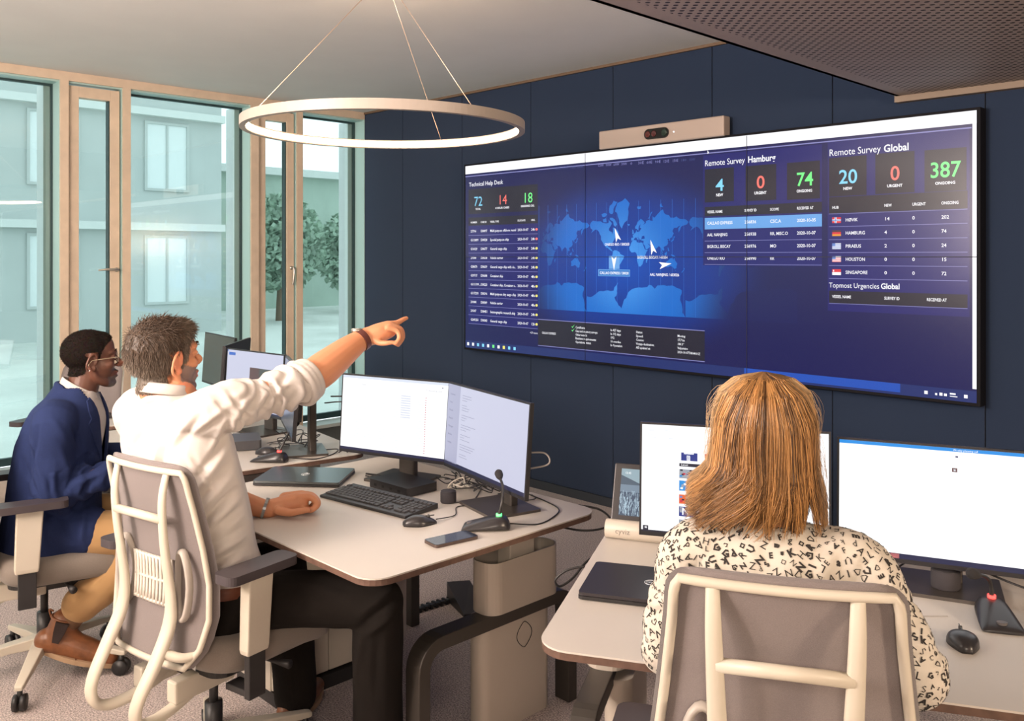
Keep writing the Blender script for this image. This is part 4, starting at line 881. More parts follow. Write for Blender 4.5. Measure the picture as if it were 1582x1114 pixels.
# continents in Mercator projection
LAND = dict(
 namerica=[(-168, 66), (-156, 71), (-140, 70), (-125, 70), (-110, 68), (-95, 68), (-94, 72), (-85, 69), (-82, 67), (-87, 64), (-94, 60), (-92, 57), (-82, 55), (-80, 51), (-77, 56), (-78, 62), (-70, 61), (-64, 59), (-56, 52), (-66, 50), (-60, 46), (-70, 43), (-76, 36), (-81, 31), (-80, 25), (-84, 30), (-94, 29), (-97, 22), (-91, 19), (-87, 21), (-88, 16), (-83, 14), (-82, 9), (-78, 8), (-85, 10), (-92, 14), (-105, 20), (-112, 30), (-114, 31), (-110, 23), (-117, 33), (-124, 40), (-124, 48), (-132, 56), (-145, 60), (-158, 56), (-164, 54), (-157, 59), (-165, 62)],
 baffin=[(-90, 73), (-80, 73), (-68, 70), (-62, 66), (-68, 63), (-75, 65), (-80, 70), (-88, 71)], ellesmere=[(-90, 81), (-75, 83), (-62, 82.5), (-76, 79), (-80, 76), (-92, 77)], victoria=[(-117, 72), (-105, 73), (-103, 69), (-115, 69)], melville=[(-122, 76), (-108, 77), (-100, 76), (-108, 74), (-118, 74)],
 greenland=[(-60, 82), (-32, 83.6), (-15, 81.5), (-20, 75), (-24, 70), (-38, 65.5), (-44, 60), (-51, 64), (-54, 70), (-60, 76), (-70, 77.5)], iceland=[(-24, 65.5), (-20, 66), (-14, 65.5), (-18, 63.5)],
 samerica=[(-78, 8), (-72, 12), (-62, 10.5), (-52, 5), (-50, 0), (-35, -6), (-39, -15), (-48, -26), (-58, -36), (-65, -42), (-69, -52), (-74, -52), (-73, -40), (-71, -28), (-70, -18), (-76, -14), (-81, -5), (-79, 1)],
 africa=[(-6, 35.5), (10, 37), (11, 33), (20, 31), (32, 31), (36, 22), (43, 12), (51, 12), (42, -2), (40, -12), (35, -20), (32, -28), (25, -34), (18, -34), (12, -18), (13, -6), (9, 3), (4, 6), (-8, 4.5), (-15, 11), (-17, 20), (-10, 30)], madagascar=[(44, -17), (49.5, -13), (50, -16), (47, -25), (44, -24)],
 eurasia=[(-9, 43), (-2, 43.5), (-4, 48), (2, 51), (8, 54), (10, 57.5), (12, 54), (20, 54.5), (28, 60), (22, 60.5), (25, 65.5), (18, 61), (16, 56.5), (11, 59), (6, 59), (5, 62), (14, 68), (25, 71), (40, 67), (35, 64.5), (44, 66.5), (44, 68.5), (60, 69), (68, 68.5), (68, 73), (73, 71.5), (80, 73), (90, 75.5), (104, 77.6), (113, 74), (130, 71), (150, 72), (162, 69.5), (180, 69), (190, 66), (180, 62.5), (165, 60), (162, 56), (157, 51), (156, 58), (163, 62), (152, 59), (142, 59), (136, 54), (141, 50), (135, 43), (128, 40), (129, 35.5), (126, 35), (125, 39.5), (118, 39), (122, 36), (120, 34), (122, 30), (118, 24), (110, 21), (106, 19), (109, 12), (105, 9), (100, 13), (103, 3), (101, 2.5), (98, 9), (98, 16), (90, 22), (80, 15), (77, 8), (72, 20), (66, 25), (57, 26), (50, 30), (56, 24), (60, 22), (52, 15.5), (44, 13), (35, 28), (36, 36), (28, 36.5), (27, 40), (40, 41), (38, 47), (30, 46), (28, 41), (23, 37), (19, 42), (13, 45.5), (18, 40), (15, 38), (9, 44), (3, 42), (-1, 37), (-9, 37)],
 britain=[(-5, 50), (1, 51.5), (-2, 57.5), (-5, 58.5), (-5, 54)], novaya=[(52, 71), (56, 71), (68, 76.5), (62, 76)], severnaya=[(95, 79), (105, 79), (98, 81), (93, 80)], svalbard=[(12, 79), (25, 78.5), (27, 80), (14, 80)], japan=[(130, 31.5), (136, 34), (141, 36), (142, 41), (145, 43.5), (141, 45), (139, 38), (132, 35)],
 sumatra=[(95, 5), (104, -2), (106, -6), (100, -1)], borneo=[(109, 1), (117, 7), (118, 1), (115, -4), (110, -2)], newguinea=[(131, -1), (141, -3), (150, -10), (142, -9), (133, -4)], java=[(105, -6.5), (114, -7), (114, -8.5), (106, -7.5)], philippines=[(120, 18), (122, 18), (126, 8), (122, 8)],
 australia=[(114, -22), (122, -18), (130, -12), (136, -12), (139, -17), (142, -11), (146, -19), (153, -26), (150, -37), (143, -39), (137, -34), (129, -32), (115, -34.5)], tasmania=[(145, -41), (148, -41), (147, -43.5)], nz=[(173, -35), (178, -38), (174, -42), (168, -47), (167, -45), (173, -41), (175, -39)],
 antarctica=[(-180, -78), (-165, -78.5), (-150, -77), (-135, -74.5), (-115, -74), (-100, -73), (-75, -73), (-66, -68), (-58, -63.5), (-62, -68), (-62, -75), (-72, -78), (-60, -80.5), (-45, -81), (-35, -78.5), (-20, -74), (-5, -71), (15, -69.5), (40, -69), (55, -66), (70, -68.5), (75, -70), (85, -66.5), (110, -66), (135, -66), (150, -68.5), (168, -71), (165, -78), (172, -83.2), (-150, -84.6), (-140, -84.6), (-150, -84.9), (-180, -84.9)])
LAND['antarctica'] = [(-180, -78), (-165, -78.5), (-150, -77), (-135, -74.5), (-115, -74), (-100, -73), (-75, -73), (-66, -68), (-58, -63.5), (-62, -68), (-62, -75), (-72, -78), (-60, -81), (-45, -83.2), (-35, -79), (-20, -74), (-5, -71), (15, -69.5), (40, -69), (55, -66), (70, -68.5), (75, -70), (85, -66.5), (110, -66), (135, -66), (150, -68.5), (168, -71), (162, -78), (170, -83.5), (180, -84.9), (-180, -84.9)]
per = VX(1024.4) - VX(878.4); Rm = per / (2 * PI); x0m = VX(1024.4) - Rm * math.radians(104)
ztop = VZ(962, 306.5); zeq = ztop - Rm * math.log(math.tan(PI / 4 + math.radians(83.6) / 2)); zbot = VZ(962, 484.5)
zan = zeq + Rm * math.log(math.tan(PI / 4 + math.radians(-84.9) / 2)); 
xmin, xmax = VX(831.5), VX(1232)
def clip(poly, ax, lim, keep_gt):
    out = []
    for i in range(len(poly)):
        a = poly[i - 1]; b = poly[i]; ia = (a[ax] > lim) == keep_gt; ib = (b[ax] > lim) == keep_gt
        if ia != ib: t = (lim - a[ax]) / (b[ax] - a[ax]); out.append(tuple(a[j] + (b[j] - a[j]) * t for j in (0, 1)))
        if ib: out.append(b)
    return out
mb = MB()
for sh in (-1, 0, 1):
    for nme, pl in LAND.items():
        P = []
        for lo, la in pl: P.append((x0m + Rm * math.radians(lo + 360 * sh), zeq + Rm * math.log(math.tan(PI / 4 + math.radians(la) / 2))))
        for _ in range(2 if nme == 'antarctica' else 1):
            Q = []; rr = random.Random(len(P) * 7)
            for i in range(len(P)):
                a, b = P[i], P[(i + 1) % len(P)]; Q.append(a); L = math.hypot(b[0] - a[0], b[1] - a[1])
                if L > .025 and a[1] > zbot and b[1] > zbot and L < .5: Q.append(((a[0] + b[0]) / 2 + rr.uniform(-.14, .14) * L, (a[1] + b[1]) / 2 + rr.uniform(-.16, .16) * L))
            P = Q
        # subdivide and roughen the coast a little
        Q = []; rr = random.Random(len(pl) * 3)
        for i in range(len(P)):
            a, b = P[i], P[(i + 1) % len(P)]; Q.append(a); L = math.hypot(b[0] - a[0], b[1] - a[1])
            if L > .03 and a[1] > zbot and L < .5: Q.append(((a[0] + b[0]) / 2 + rr.uniform(-.15, .15) * L * .8, (a[1] + b[1]) / 2 + rr.uniform(-.15, .15) * L * .8))
        Q = clip(Q, 0, xmin, True)
        if len(Q) > 2: Q = clip(Q, 0, xmax, False)
        if len(Q) > 2: Q = clip(Q, 1, zbot, True)
        if len(Q) > 2: mb.add([(x, -.0012, z) for x, z in Q], [tuple(range(len(Q)))])
mb.build('world_map', M_land, V)
G = MB()
# Hamburg and global columns
Rp(1086.5, 1270, 240, 410, 'row', -.0013, ref=1089); Rp(1279, 1498, 220, 480, 'row', -.0013, ref=1281)
TX('Remote Survey', 1089, 257, 1151, 9, ref=1089, res=3); TX('Hamburg', 1155.5, 251.5, 1198.5, 9.6, bold=.02, ref=1155, res=3)
TX('Remote Survey', 1281, 241.5, 1361, 10.5, ref=1281, res=3); TX('Global', 1365.5, 235, 1404, 11, bold=.02, ref=1365, res=3)
for a, b_, y0_, y1_, n, col, l, na, nb, ny, cap, la, lb, ly in ((1089, 1134, 262, 313, '4', 'cyan', 'NEW', 1106, 1118.5, 295, 18, 1106.5, 1117.5, 303.5), (1152, 1199.5, 257, 311, '0', 'red', 'URGENT', 1169, 1181.5, 291, 19, 1165.5, 1184.5, 300.5), (1216, 1267, 252, 309, '74', 'green', 'ONGOING', 1230.5, 1256.5, 287.5, 20.5, 1231, 1255, 297.5),
        (1281, 1339, 244.5, 304, '20', 'cyan', 'NEW', 1296, 1324.5, 284, 21, 1303, 1317, 293.5), (1352.5, 1413, 238, 300, '0', 'red', 'URGENT', 1375.5, 1390, 278.5, 21.5, 1370.5, 1394.5, 289.5), (1428.5, 1493.5, 232.5, 297, '387', 'green', 'ONGOING', 1436.5, 1485, 275, 23.5, 1445, 1476, 285.5)):
    Rp(a, b_, y0_, y1_, 'dark'); TX(n, na, ny, nb, cap, col, bold=.012, res=4); TX(l, la, ly, lb, 4.2, bold=.03)
Rp(1089, 1270, 320, 334.5, 'dark'); Rp(1281, 1495, 305, 330, 'dark')
for s, a, b_ in (('VESSEL NAME', 1093, 1116.5), ('SURVEY ID', 1150.5, 1169), ('SCOPE', 1190, 1203.5), ('RECEIVED AT', 1231.5, 1257)): TX(s, a, 329.5, b_, 3.8, bold=.02, ref=1093)
Rp(1089, 1270, 337, 354.5, 'hl')
for k, (a, b_, c) in enumerate((('CALLAO EXPRESS', '256836', 'CSC.A'), ('AAL NANJING', '256938', 'RR, MISC.O'), ('BIGROLL BISCAY', '256976', 'MO'), ('ONEGO RIO', '256990', 'RR'))):
    y = 347.2 + 18 * k; m_ = 'white'
    TX(a, 1093, y, 1093 + (39, 31, 36, 27)[k], 4.6, m_, .012, ref=1093); TX(b_, 1150.5, y, 1168.5, 4.6, m_, .012, ref=1093); TX(c, 1190, y, 1190 + (17, 27.5, 9.5, 6.5)[k], 4.6, m_, .012, ref=1093); TX('2020-10-' + ('05' if k == 0 else '07'), 1231.5, y, 1260.5, 4.6, m_, .012, ref=1093)
    if k: z = VZ(1093, y + 7.2); Rw(VX(1089), z - .0012, VX(1270), z + .0012, 'line', -.0020)
for s, a, b_ in (('HUB', 1286, 1296), ('NEW', 1366.5, 1378), ('URGENT', 1409.5, 1430.5), ('ONGOING', 1454.5, 1481)): TX(s, a, 322.8, b_, 4.2, bold=.02, ref=1286)
for k, (a, n, o_, w) in enumerate((('HØVIK', '14', '202', 19), ('HAMBURG', '4', '74', 30), ('PIRAEUS', '2', '24', 24), ('HOUSTON', '0', '15', 30), ('SINGAPORE', '0', '72', 34))):
    y = 342.3 + 20.2 * k
    TX(a, 1306.5, y, 1306.5 + w, 5, bold=.012, ref=1306); TX(n, 1366.5, y, 1366.5 + 4 * len(n), 5, bold=.012, ref=1306); TX('0', 1409.5, y, 1413.5, 5, bold=.012, ref=1306); TX(o_, 1454.5, y, 1454.5 + 4 * len(o_), 5, bold=.012, ref=1306)
    z = VZ(1306, y + 7.5); Rw(VX(1281), z - .0012, VX(1495), z + .0012, 'line', -.0020)
    if k == 0: z = VZ(1306, y - 12.5); Rw(VX(1281), z - .0012, VX(1495), z + .0012, 'line', -.0020)
    fx0, fx1 = VX(1286), VX(1299.5); fz0, fz1 = VZ(1306, y + 2), VZ(1306, y - 7); dx = fx1 - fx0; dz = fz1 - fz0
    if k == 0:
        Rw(fx0, fz0, fx1, fz1, 'frd', -.0024)
        Rw(fx0 + .28 * dx, fz0, fx0 + .5 * dx, fz1, 'white', -.0027); Rw(fx0, fz0 + .36 * dz, fx1, fz0 + .64 * dz, 'white', -.0027); Rw(fx0 + .34 * dx, fz0, fx0 + .44 * dx, fz1, 'fbl', -.003); Rw(fx0, fz0 + .43 * dz, fx1, fz0 + .57 * dz, 'fbl', -.003)
    elif k == 1:
        Rw(fx0, fz0 + .67 * dz, fx1, fz1, 'fbk', -.0024); Rw(fx0, fz0 + .33 * dz, fx1, fz0 + .67 * dz, 'frd', -.0024); Rw(fx0, fz0, fx1, fz0 + .33 * dz, 'fgd', -.0024)
    elif k == 2:
        Rw(fx0, fz0, fx1, fz1, 'white', -.0024)
        for j in range(4): Rw(fx0, fz0 + (2 * j + 1) * dz / 9, fx1, fz0 + (2 * j + 2) * dz / 9, 'fbl', -.0026)
        Rw(fx0, fz0 + .5 * dz, fx0 + .36 * dx, fz1, 'fbl', -.0028)
    elif k == 3:
        Rw(fx0, fz0, fx1, fz1, 'white', -.0024)
        for j in range(6): Rw(fx0, fz0 + (2 * j) * dz / 12, fx1, fz0 + (2 * j + 1) * dz / 12, 'frd', -.0026)
        Rw(fx0, fz0 + .48 * dz, fx0 + .4 * dx, fz1, 'fbl', -.0028)
    else: Rw(fx0, fz0, fx1, fz0 + .5 * dz, 'white', -.0024); Rw(fx0, fz0 + .5 * dz, fx1, fz1, 'frd', -.0024); Rw(fx0 + .1 * dx, fz0 + .6 * dz, fx0 + .22 * dx, fz0 + .9 * dz, 'white', -.0028)
TX('Topmost Urgencies', 1281, 444, 1358.5, 7.6, ref=1281, res=3); TX('Global', 1361, 444, 1390, 8, bold=.02, ref=1281, res=3)
Rp(1281, 1495, 449, 468, 'dark'); z = VZ(1281, 468.5); Rw(VX(1281), z - .0012, VX(1495), z + .0012, 'line', -.0020)
for s, a, b_ in (('VESSEL NAME', 1286, 1315), ('SURVEY ID', 1366.5, 1390), ('RECEIVED AT', 1432, 1463)): TX(s, a, 460, b_, 4.2, bold=.02, ref=1286)
# lower detail strip of the map column
for y0_, ref in ((493.5, 831),): pass
for ya in (493.3, 533.5): z = VZ(832, ya); Rw(VX(831.5), z - .0022, VX(1089), z + .0022, 'line', -.0020)
Rw(VX(831.5), VZ(832, 533.5), VX(1089), VZ(832, 493.3), 'dark', -.0013)
TX('CALLAO EXPRESS', 837.5, 515.5, 859, 3.4, bold=.012, res=1)
for k, (a, b_, c, d, w1, w2, w3, w4) in enumerate((('Certificates', 'In 427 days', 'Status:', 'Moving', 15, 16, 10, 12), ('Class and statutory surveys:', 'In 192 days', 'Speed:', '17.7 kn', 34, 16, 11, 11), ('Other vessels:', '192', 'Course:', '180.3°', 18, 6, 12, 10), ('Retrieve requirements:', '16 overdue', 'Voyage destination:', 'Valparaiso', 32, 16, 28, 16), ('Operational status:', 'In Operation', 'AIS updated at:', '2020-10-07T08:44:01Z', 24, 18, 22, 35))):
    for s, px, w, yy in ((a, 889.5, w1, 507.3), (b_, 943.5, w2, 511.5), (c, 983, w3, 514.5), (d, 1047, w4, 520.5)): TX(s, px, yy + k * (5.6 + (px - 889) * .004), px + w, 3.6, bold=.012, res=1)
for yy in (504.5, 510): x, z = VX(885.5), VZ(885.5, yy); G.add([(x - .014, -.003, z + .002), (x - .004, -.003, z - .010), (x + .018, -.003, z + .016), (x - .003, -.003, z - .002)], [(0, 1, 2, 3)], m=ix['green'])
# ship markers
def arrow(px, py, ang, s=.052):
    x, z = VX(px), VZ(px, py); c, q = math.cos(ang), math.sin(ang); pts = [(0, 1), (.42, -.75), (0, -.35), (-.42, -.75)]
    G.add([(x + (a * c - b * q) * s, -.003, z + (a * q + b * c) * s) for a, b in pts], [(0, 3, 2), (0, 2, 1)], m=ix['white'])
Rp(941, 957.5, 395.5, 415.5, 'hl', -.0022, ref=950); arrow(949, 405, PI); arrow(953.5, 364, .35); arrow(1008.5, 383, .3); arrow(1027, 409, -PI / 2 + .15)
TX('ONEGO RIO / 500203', 934.5, 379.5, 972.5, 4, bold=.02, ref=950); TX('BIGROLL BISCAY / 41054', 985, 399.5, 1031.5, 4, bold=.02, ref=1005); TX('AAL NANJING / 603026', 1004.5, 426.5, 1049.5, 4.2, bold=.02, ref=1025)
Rp(924.5, 973.5, 416.3, 427, 'hl', -.0021, ref=950); Rp(925.3, 972.8, 417.1, 426.2, 'box', -.0023, ref=950); TX('CALLAO EXPRESS / 30020', 927, 423.8, 971.5, 4, bold=.02, ref=950)
G.build('screen_tables', mats_, V)
mb = MB()
for px in (904.6, 1154.3): x = VX(px); mb.box((x - .0018, -.0040, 0), (x + .0018, -.0034, Hv))
z = Hv / 2; mb.box((0, -.0040, z - .0018), (Wv, -.0034, z + .0018)); mb.build('panel_seam', mat('seam_black', (.004, .004, .006), .6), V)
# ================================================================ people
def yaw(a): return Matrix.Rotation(a, 4, 'Z')
def head_frame(c, ya, pitch=0, roll=0, s=1.0):
    return Matrix.Translation(c) @ Matrix.Rotation(ya, 4, 'Z') @ Matrix.Rotation(math.radians(pitch), 4, 'X') @ Matrix.Rotation(math.radians(roll), 4, 'Y') @ Matrix.Scale(s, 4)
def head(mb, M, nose=1.0, neck_to=None, ears=True, neck_r=.056, mouth_open=0):
    mb.M = M
    mb.ell((0, -.014, .040), (.077, .098, .083), 28, 18); mb.ell((0, .036, .045), (.064, .055, .066), 24, 14); mb.ell((0, .030, -.022), (.064, .058, .078), 24, 14)
    for s in (-1, 1):
        mb.ell((s * .040, .056, -.022), (.024, .026, .022)); mb.limb([(s * .060, -.008, -.030), (s * .055, .008, -.072), (s * .036, .046, -.096), (0, .072, -.103)], [.014, .017, .018, .019], 12)
        mb.ell((s * .031, .079, .008), (.015, .012, .0095)); mb.ell((s * .012 * nose, .101, -.030), (.0085, .010, .008))
        if ears:
            R = Matrix.Rotation(s * math.radians(24), 3, 'Z')
            c = Vector((s * .078, -.012, -.004)); pts = []
            for k in range(15):
                a = math.radians(-95 + 290 * k / 14); pts.append(c + R @ Vector((s * .006 + s * .003 * math.sin(a), -.023 * math.cos(a + .4) * (1 - .1 * math.sin(a)), .033 * math.sin(a) + .002)))
            mb.tube(pts, .0052, 8); mb.ell(c + R @ Vector((0, .004, 0)), (.0045, .017, .028), 12, 8, R=R); mb.ell(c + R @ Vector((s * .004, .010, -.024)), (.006, .009, .011)); mb.ell(c + R @ Vector((s * .002, .017, -.004)), (.007, .006, .010))
    mb.ell((0, .076, -.100), (.021, .018, .017)); mb.ell((0, .066, -.064), (.032, .030, .034))
    mb.ell((0, .094, -.056), (.023, .0095, .0065)); mb.ell((0, .091, -.0715 - mouth_open), (.020, .0095, .0075))
    mb.limb([(0, .084, .020), (0, .100, -.004), (0, .113, -.022), (0, .112, -.028)], [.008, .0088, .0115 * nose, .010 * nose], 12)
    mb.limb([(-.050, .066, .028), (-.028, .085, .030), (0, .090, .026), (.028, .085, .030), (.050, .066, .028)], [.008, .0105, .010, .0105, .008], 10)
    mb.M = None
    a = M @ Vector((0, -.022, -.045)); b = M @ Vector((0, -.034, -.10)); c = Vector(neck_to) if neck_to is not None else M @ Vector((0, -.05, -.19))
    mb.limb([a, b, c], [neck_r * .95, neck_r, neck_r * 1.12], 20)
def ring(c, r, f, rx, ry, n=36, ex=.85, tiltv=None):
    c = Vector(c); out = []
    for k in range(n):
        a = 2 * PI * k / n; x = rx * math.copysign(abs(math.cos(a)) ** ex, math.cos(a)); y = ry * math.copysign(abs(math.sin(a)) ** ex, math.sin(a))
        p = c + Vector(r) * x + Vector(f) * y
        if tiltv: p += Vector((0, 0, 1)) * (x * tiltv[0] + y * tiltv[1])
        out.append(p)
    return out
def torso(mb, secs, ex=.85):
    """secs: (centre, yaw, rx, ry[, tilt]) bottom to top, smoothly interpolated"""
    C, A = spline([s[0] for s in secs], [10 + s[1] for s in secs], 5); _, RX = spline([s[0] for s in secs], [s[2] for s in secs], 5); _, RY = spline([s[0] for s in secs], [s[3] for s in secs], 5)
    mb.loft([ring(c, (math.cos(a - 10), math.sin(a - 10), 0), (-math.sin(a - 10), math.cos(a - 10), 0), rx, ry, ex=ex) for c, a, rx, ry in zip(C, A, RX, RY)])
def cloth_noise(me, amp, sc=(9, 9, 3), seed=0, mask=None):
    v = getv(me); n = getn(me); d = np.array([mnoise.noise(Vector((p[0] * sc[0] + seed, p[1] * sc[1], p[2] * sc[2]))) for p in v]); d2 = np.array([mnoise.noise(Vector((p[0] * sc[0] * 2.3 + seed, p[1] * sc[1] * 2.3 + 5, p[2] * sc[2] * 2.6))) for p in v])
    q = amp * (d + .5 * d2)
    if mask is not None: q = q * mask(v)
    setv(me, v + n * q[:, None])
def ripples(me, A, B, amp, waves, R=.11, slant=1.2, t0=0, t1=1, seed=0):
    """bunched cloth rings along a sleeve or trouser leg from A to B"""
    v = getv(me); n = getn(me); A = np.array(A, float); B = np.array(B, float); ab = B - A; L2 = ab @ ab; t = ((v - A) @ ab) / L2; q = v - (A + t[:, None] * ab); dd = np.sqrt((q * q).sum(1))
    nz = np.array([mnoise.noise(Vector((p[0] * 14 + seed, p[1] * 14, p[2] * 14))) for p in v])
    w = np.clip((t - t0) / .12, 0, 1) * np.clip((t1 - t) / .12, 0, 1) * (dd < R)
    s = np.sin(2 * PI * waves * t + slant * 4 * nz + seed); setv(me, v + n * (amp * w * np.sign(s) * np.abs(s) ** .8)[:, None])
def scalp_cap(me, Mi, region, off, noise_amp=.0, ns=60):
    """skin of the skull inside region, lifted by off: the base of the hair"""
    v = getv(me); n = getn(me); L = np.array(Mi); lv = v @ L[:3, :3].T + L[:3, 3]; ok = region(lv)
    mp = {}; vs = []; fs = []
    for p in me.polygons:
        if all(ok[i] for i in p.vertices):
            f = []
            for i in p.vertices:
                if i not in mp:
                    mp[i] = len(vs); d = off + (noise_amp * mnoise.noise(Vector(v[i]) * ns) if noise_amp else 0); vs.append(tuple(v[i] + n[i] * d))
                f.append(mp[i])
            fs.append(tuple(f))
    return vs, fs
class Hair:
    def __init__(s): s.v = []; s.f = []; s.c = []
    def strand(s, pts, r, col, n=3):
        pts = [Vector(p) for p in pts]; N = len(pts); b0 = len(s.v); prev = None
        for i, p in enumerate(pts):
            t = (pts[min(i + 1, N - 1)] - pts[max(i - 1, 0)]).normalized(); a = (prev - t * t.dot(prev)) if prev else t.orthogonal()
            if a.length < 1e-6: a = t.orthogonal()
            a.normalize(); prev = a; b = t.cross(a); rr = r * (1 - .75 * (i / (N - 1)) ** 2)
            for k in range(n): q = 2 * PI * k / n; s.v.append(p + (a * math.cos(q) + b * math.sin(q)) * rr); s.c.append(col)
        for i in range(N - 1):
            for k in range(n): s.f.append((b0 + i * n + k, b0 + i * n + (k + 1) % n, b0 + (i + 1) * n + (k + 1) % n, b0 + (i + 1) * n + k))
    def base(s, vs, fs, col): n = len(s.v); s.v += vs; s.f += [tuple(i + n for i in f) for f in fs]; s.c += [col(Vector(v)) if callable(col) else col for v in vs]
    def mesh(s):
        me = bpy.data.meshes.new('hair'); me.from_pydata([tuple(v) for v in s.v], [], s.f); at = me.color_attributes.new('tint', 'FLOAT_COLOR', 'POINT')
        at.data.foreach_set('color', np.array([(*c, 1) for c in s.c], dtype=np.float32).ravel()); return me
def hairmat(name, rough=.45): return mat(name, (.2, .1, .05), rough, attr='tint', spec=.5, sheen=0)
def place(me, base):
    v = getv(me); setv(me, v - np.array((base[0], base[1], 0)))
def person(label, base, me, skin):
    place(me, base); o = finish(me, 'person', skin); o.location = (base[0], base[1], 0); o['label'] = label; o['category'] = 'person'; return o
def wear(name, me, mats, root, base): place(me, base); return finish(me, name, mats, root)
def wearmb(name, mb, mats, root, base, **k): mb.v = [(x - base[0], y - base[1], z) for x, y, z in mb.v]; return mb.build(name, mats, root, **k)
def paint(me, name, fn):
    v = getv(me); at = me.color_attributes.new(name, 'FLOAT_COLOR', 'POINT'); c = fn(v); at.data.foreach_set('color', np.hstack([c, np.ones((len(v), 1))]).astype(np.float32).ravel())
def skinmat(name, rough=.5): return mat(name, (.5, .3, .2), rough, attr='tone', sss=.12, bump=.12, bscale=300)
def boot_geo(mb, sole, heel, toe, ankle, w=.045, ankr=.045):
    heel = Vector(heel); toe = Vector(toe); ankle = Vector(ankle); d = (toe - heel); L = d.length; d.normalize(); up = Vector((0, 0, 1)) - d * d.z; up.normalize(); s = d.cross(up)
    P = lambda a, b, h: heel + d * (a * L) + s * (b * w) + up * h
    out = []
    for k in range(24):
        a = 2 * PI * k / 24; u = .5 - .5 * math.cos(a); wd = .72 + .35 * math.sin(PI * min(u * 1.02, 1)) - .18 * (1 - u); out.append((u, wd * (math.sin(a) if abs(math.sin(a)) < 1 else 1)))
    sole.loft([[P(u, b_ * 1.06, h) for u, b_ in out] for h in (-.002, .012, .016)], smooth=False)
    mb.limb([P(.08, 0, .045), P(.35, 0, .045), P(.62, 0, .035), P(.86, 0, .030)], [w * .82, w * .9, w * .86, w * .62], 16); mb.limb([P(.18, 0, .05), ankle], [w * .9, ankr], 16)
    mb.limb([P(.45, 0, .05), P(.25, 0, .085), ankle + d * .01], [w * .72, w * .8, ankr * .9], 14)
M_whsh = mat('white_cotton', (.58, .535, .50), .85, sss=.03, bump=.15, bscale=500, sheen=.1)
M_blackcloth = mat('black_wool', (.012, .0095, .008), .95, bump=.2, bscale=600, spec=.2)
M_leather = mat('brown_leather', (.20, .075, .03), .38, noise=.25, nscale=25, bump=.15, bscale=200)
M_sole = mat('tan_sole', (.38, .25, .15), .7)
V3 = Vector
# ---------------------------------------------------------------- man in the white shirt
base1 = (-2.62, 1.25); a1 = math.radians(11.4); f1 = V3((-math.sin(a1), math.cos(a1), 0)); r1 = V3((math.cos(a1), math.sin(a1), 0))
H1 = V3(dep(255, 555, 2.79)); HF1 = head_frame(H1, math.radians(7), 7, 2, 1.04)
S1 = V3((-2.515, 1.225, 1.175)); E1 = V3(dep(468, 590, 2.865)); W1 = V3(dep(560, 524, 3.05))
SL = V3((-2.905, 1.145, 1.125)); EL = V3((-2.93, 1.30, .86)); WL = V3(dep(408, 786, 3.03)); NB1 = V3((-2.715, 1.20, 1.19))
mb = MB(); head(mb, HF1, neck_to=NB1, neck_r=.054)
torso(mb, [(V3((-2.62, 1.25, .50)), a1, .15, .11), (V3((-2.635, 1.25, .68)), a1, .14, .095), (V3((-2.67, 1.22, .90)), a1, .155, .10), (V3((-2.70, 1.20, 1.08)), a1, .15, .085), (V3((-2.712, 1.20, 1.15)), a1, .09, .06)])
mb.limb([V3((-2.70, 1.20, 1.13)), S1, (S1 + E1) / 2, E1], [.05, .052, .047, .046], 14); mb.limb([E1, E1.lerp(W1, .3) + V3((0, 0, -.006)), E1.lerp(W1, .7), W1, W1 + V3(dep(572, 519, 3.07)) - V3(dep(560, 524, 3.05))], [.046, .053, .043, .032, .030], 18, flat=1.12)
D_ = lambda px, py, d: V3(dep(px, py, d))
# pointing hand: palm, index out, three fingers curled, thumb below
mb.limb([D_(564, 522, 3.06), D_(582, 516, 3.075), D_(600, 509, 3.09)], [.029, .034, .030], 16, flat=1.05); mb.ell(D_(578, 522, 3.07), (.024, .028, .022), 16, 10); mb.limb([D_(588, 508, 3.10), D_(602, 506, 3.10)], [.020, .019], 12)
mb.limb([D_(600, 501, 3.09), D_(613, 499, 3.11), D_(622, 494, 3.13), D_(628, 491.5, 3.145)], [.0125, .0105, .0092, .0078], 12)
mb.limb([D_(602, 505, 3.080), D_(618, 508, 3.09), D_(622, 521, 3.085), D_(615, 533, 3.07)], [.0118, .0105, .0095, .0082], 12)
mb.limb([D_(601, 506, 3.060), D_(616, 510, 3.068), D_(620, 522, 3.062), D_(613, 532, 3.050)], [.0120, .0108, .0098, .0082], 12)
mb.limb([D_(599, 507, 3.040), D_(613, 511, 3.047), D_(617, 522, 3.040), D_(611, 531, 3.03)], [.0110, .0095, .0086, .0075], 12)
mb.limb([D_(576, 525, 3.05), D_(588, 530, 3.04), D_(598, 530, 3.03), D_(606, 529, 3.03)], [.0140, .0105, .0092, .0078], 12)
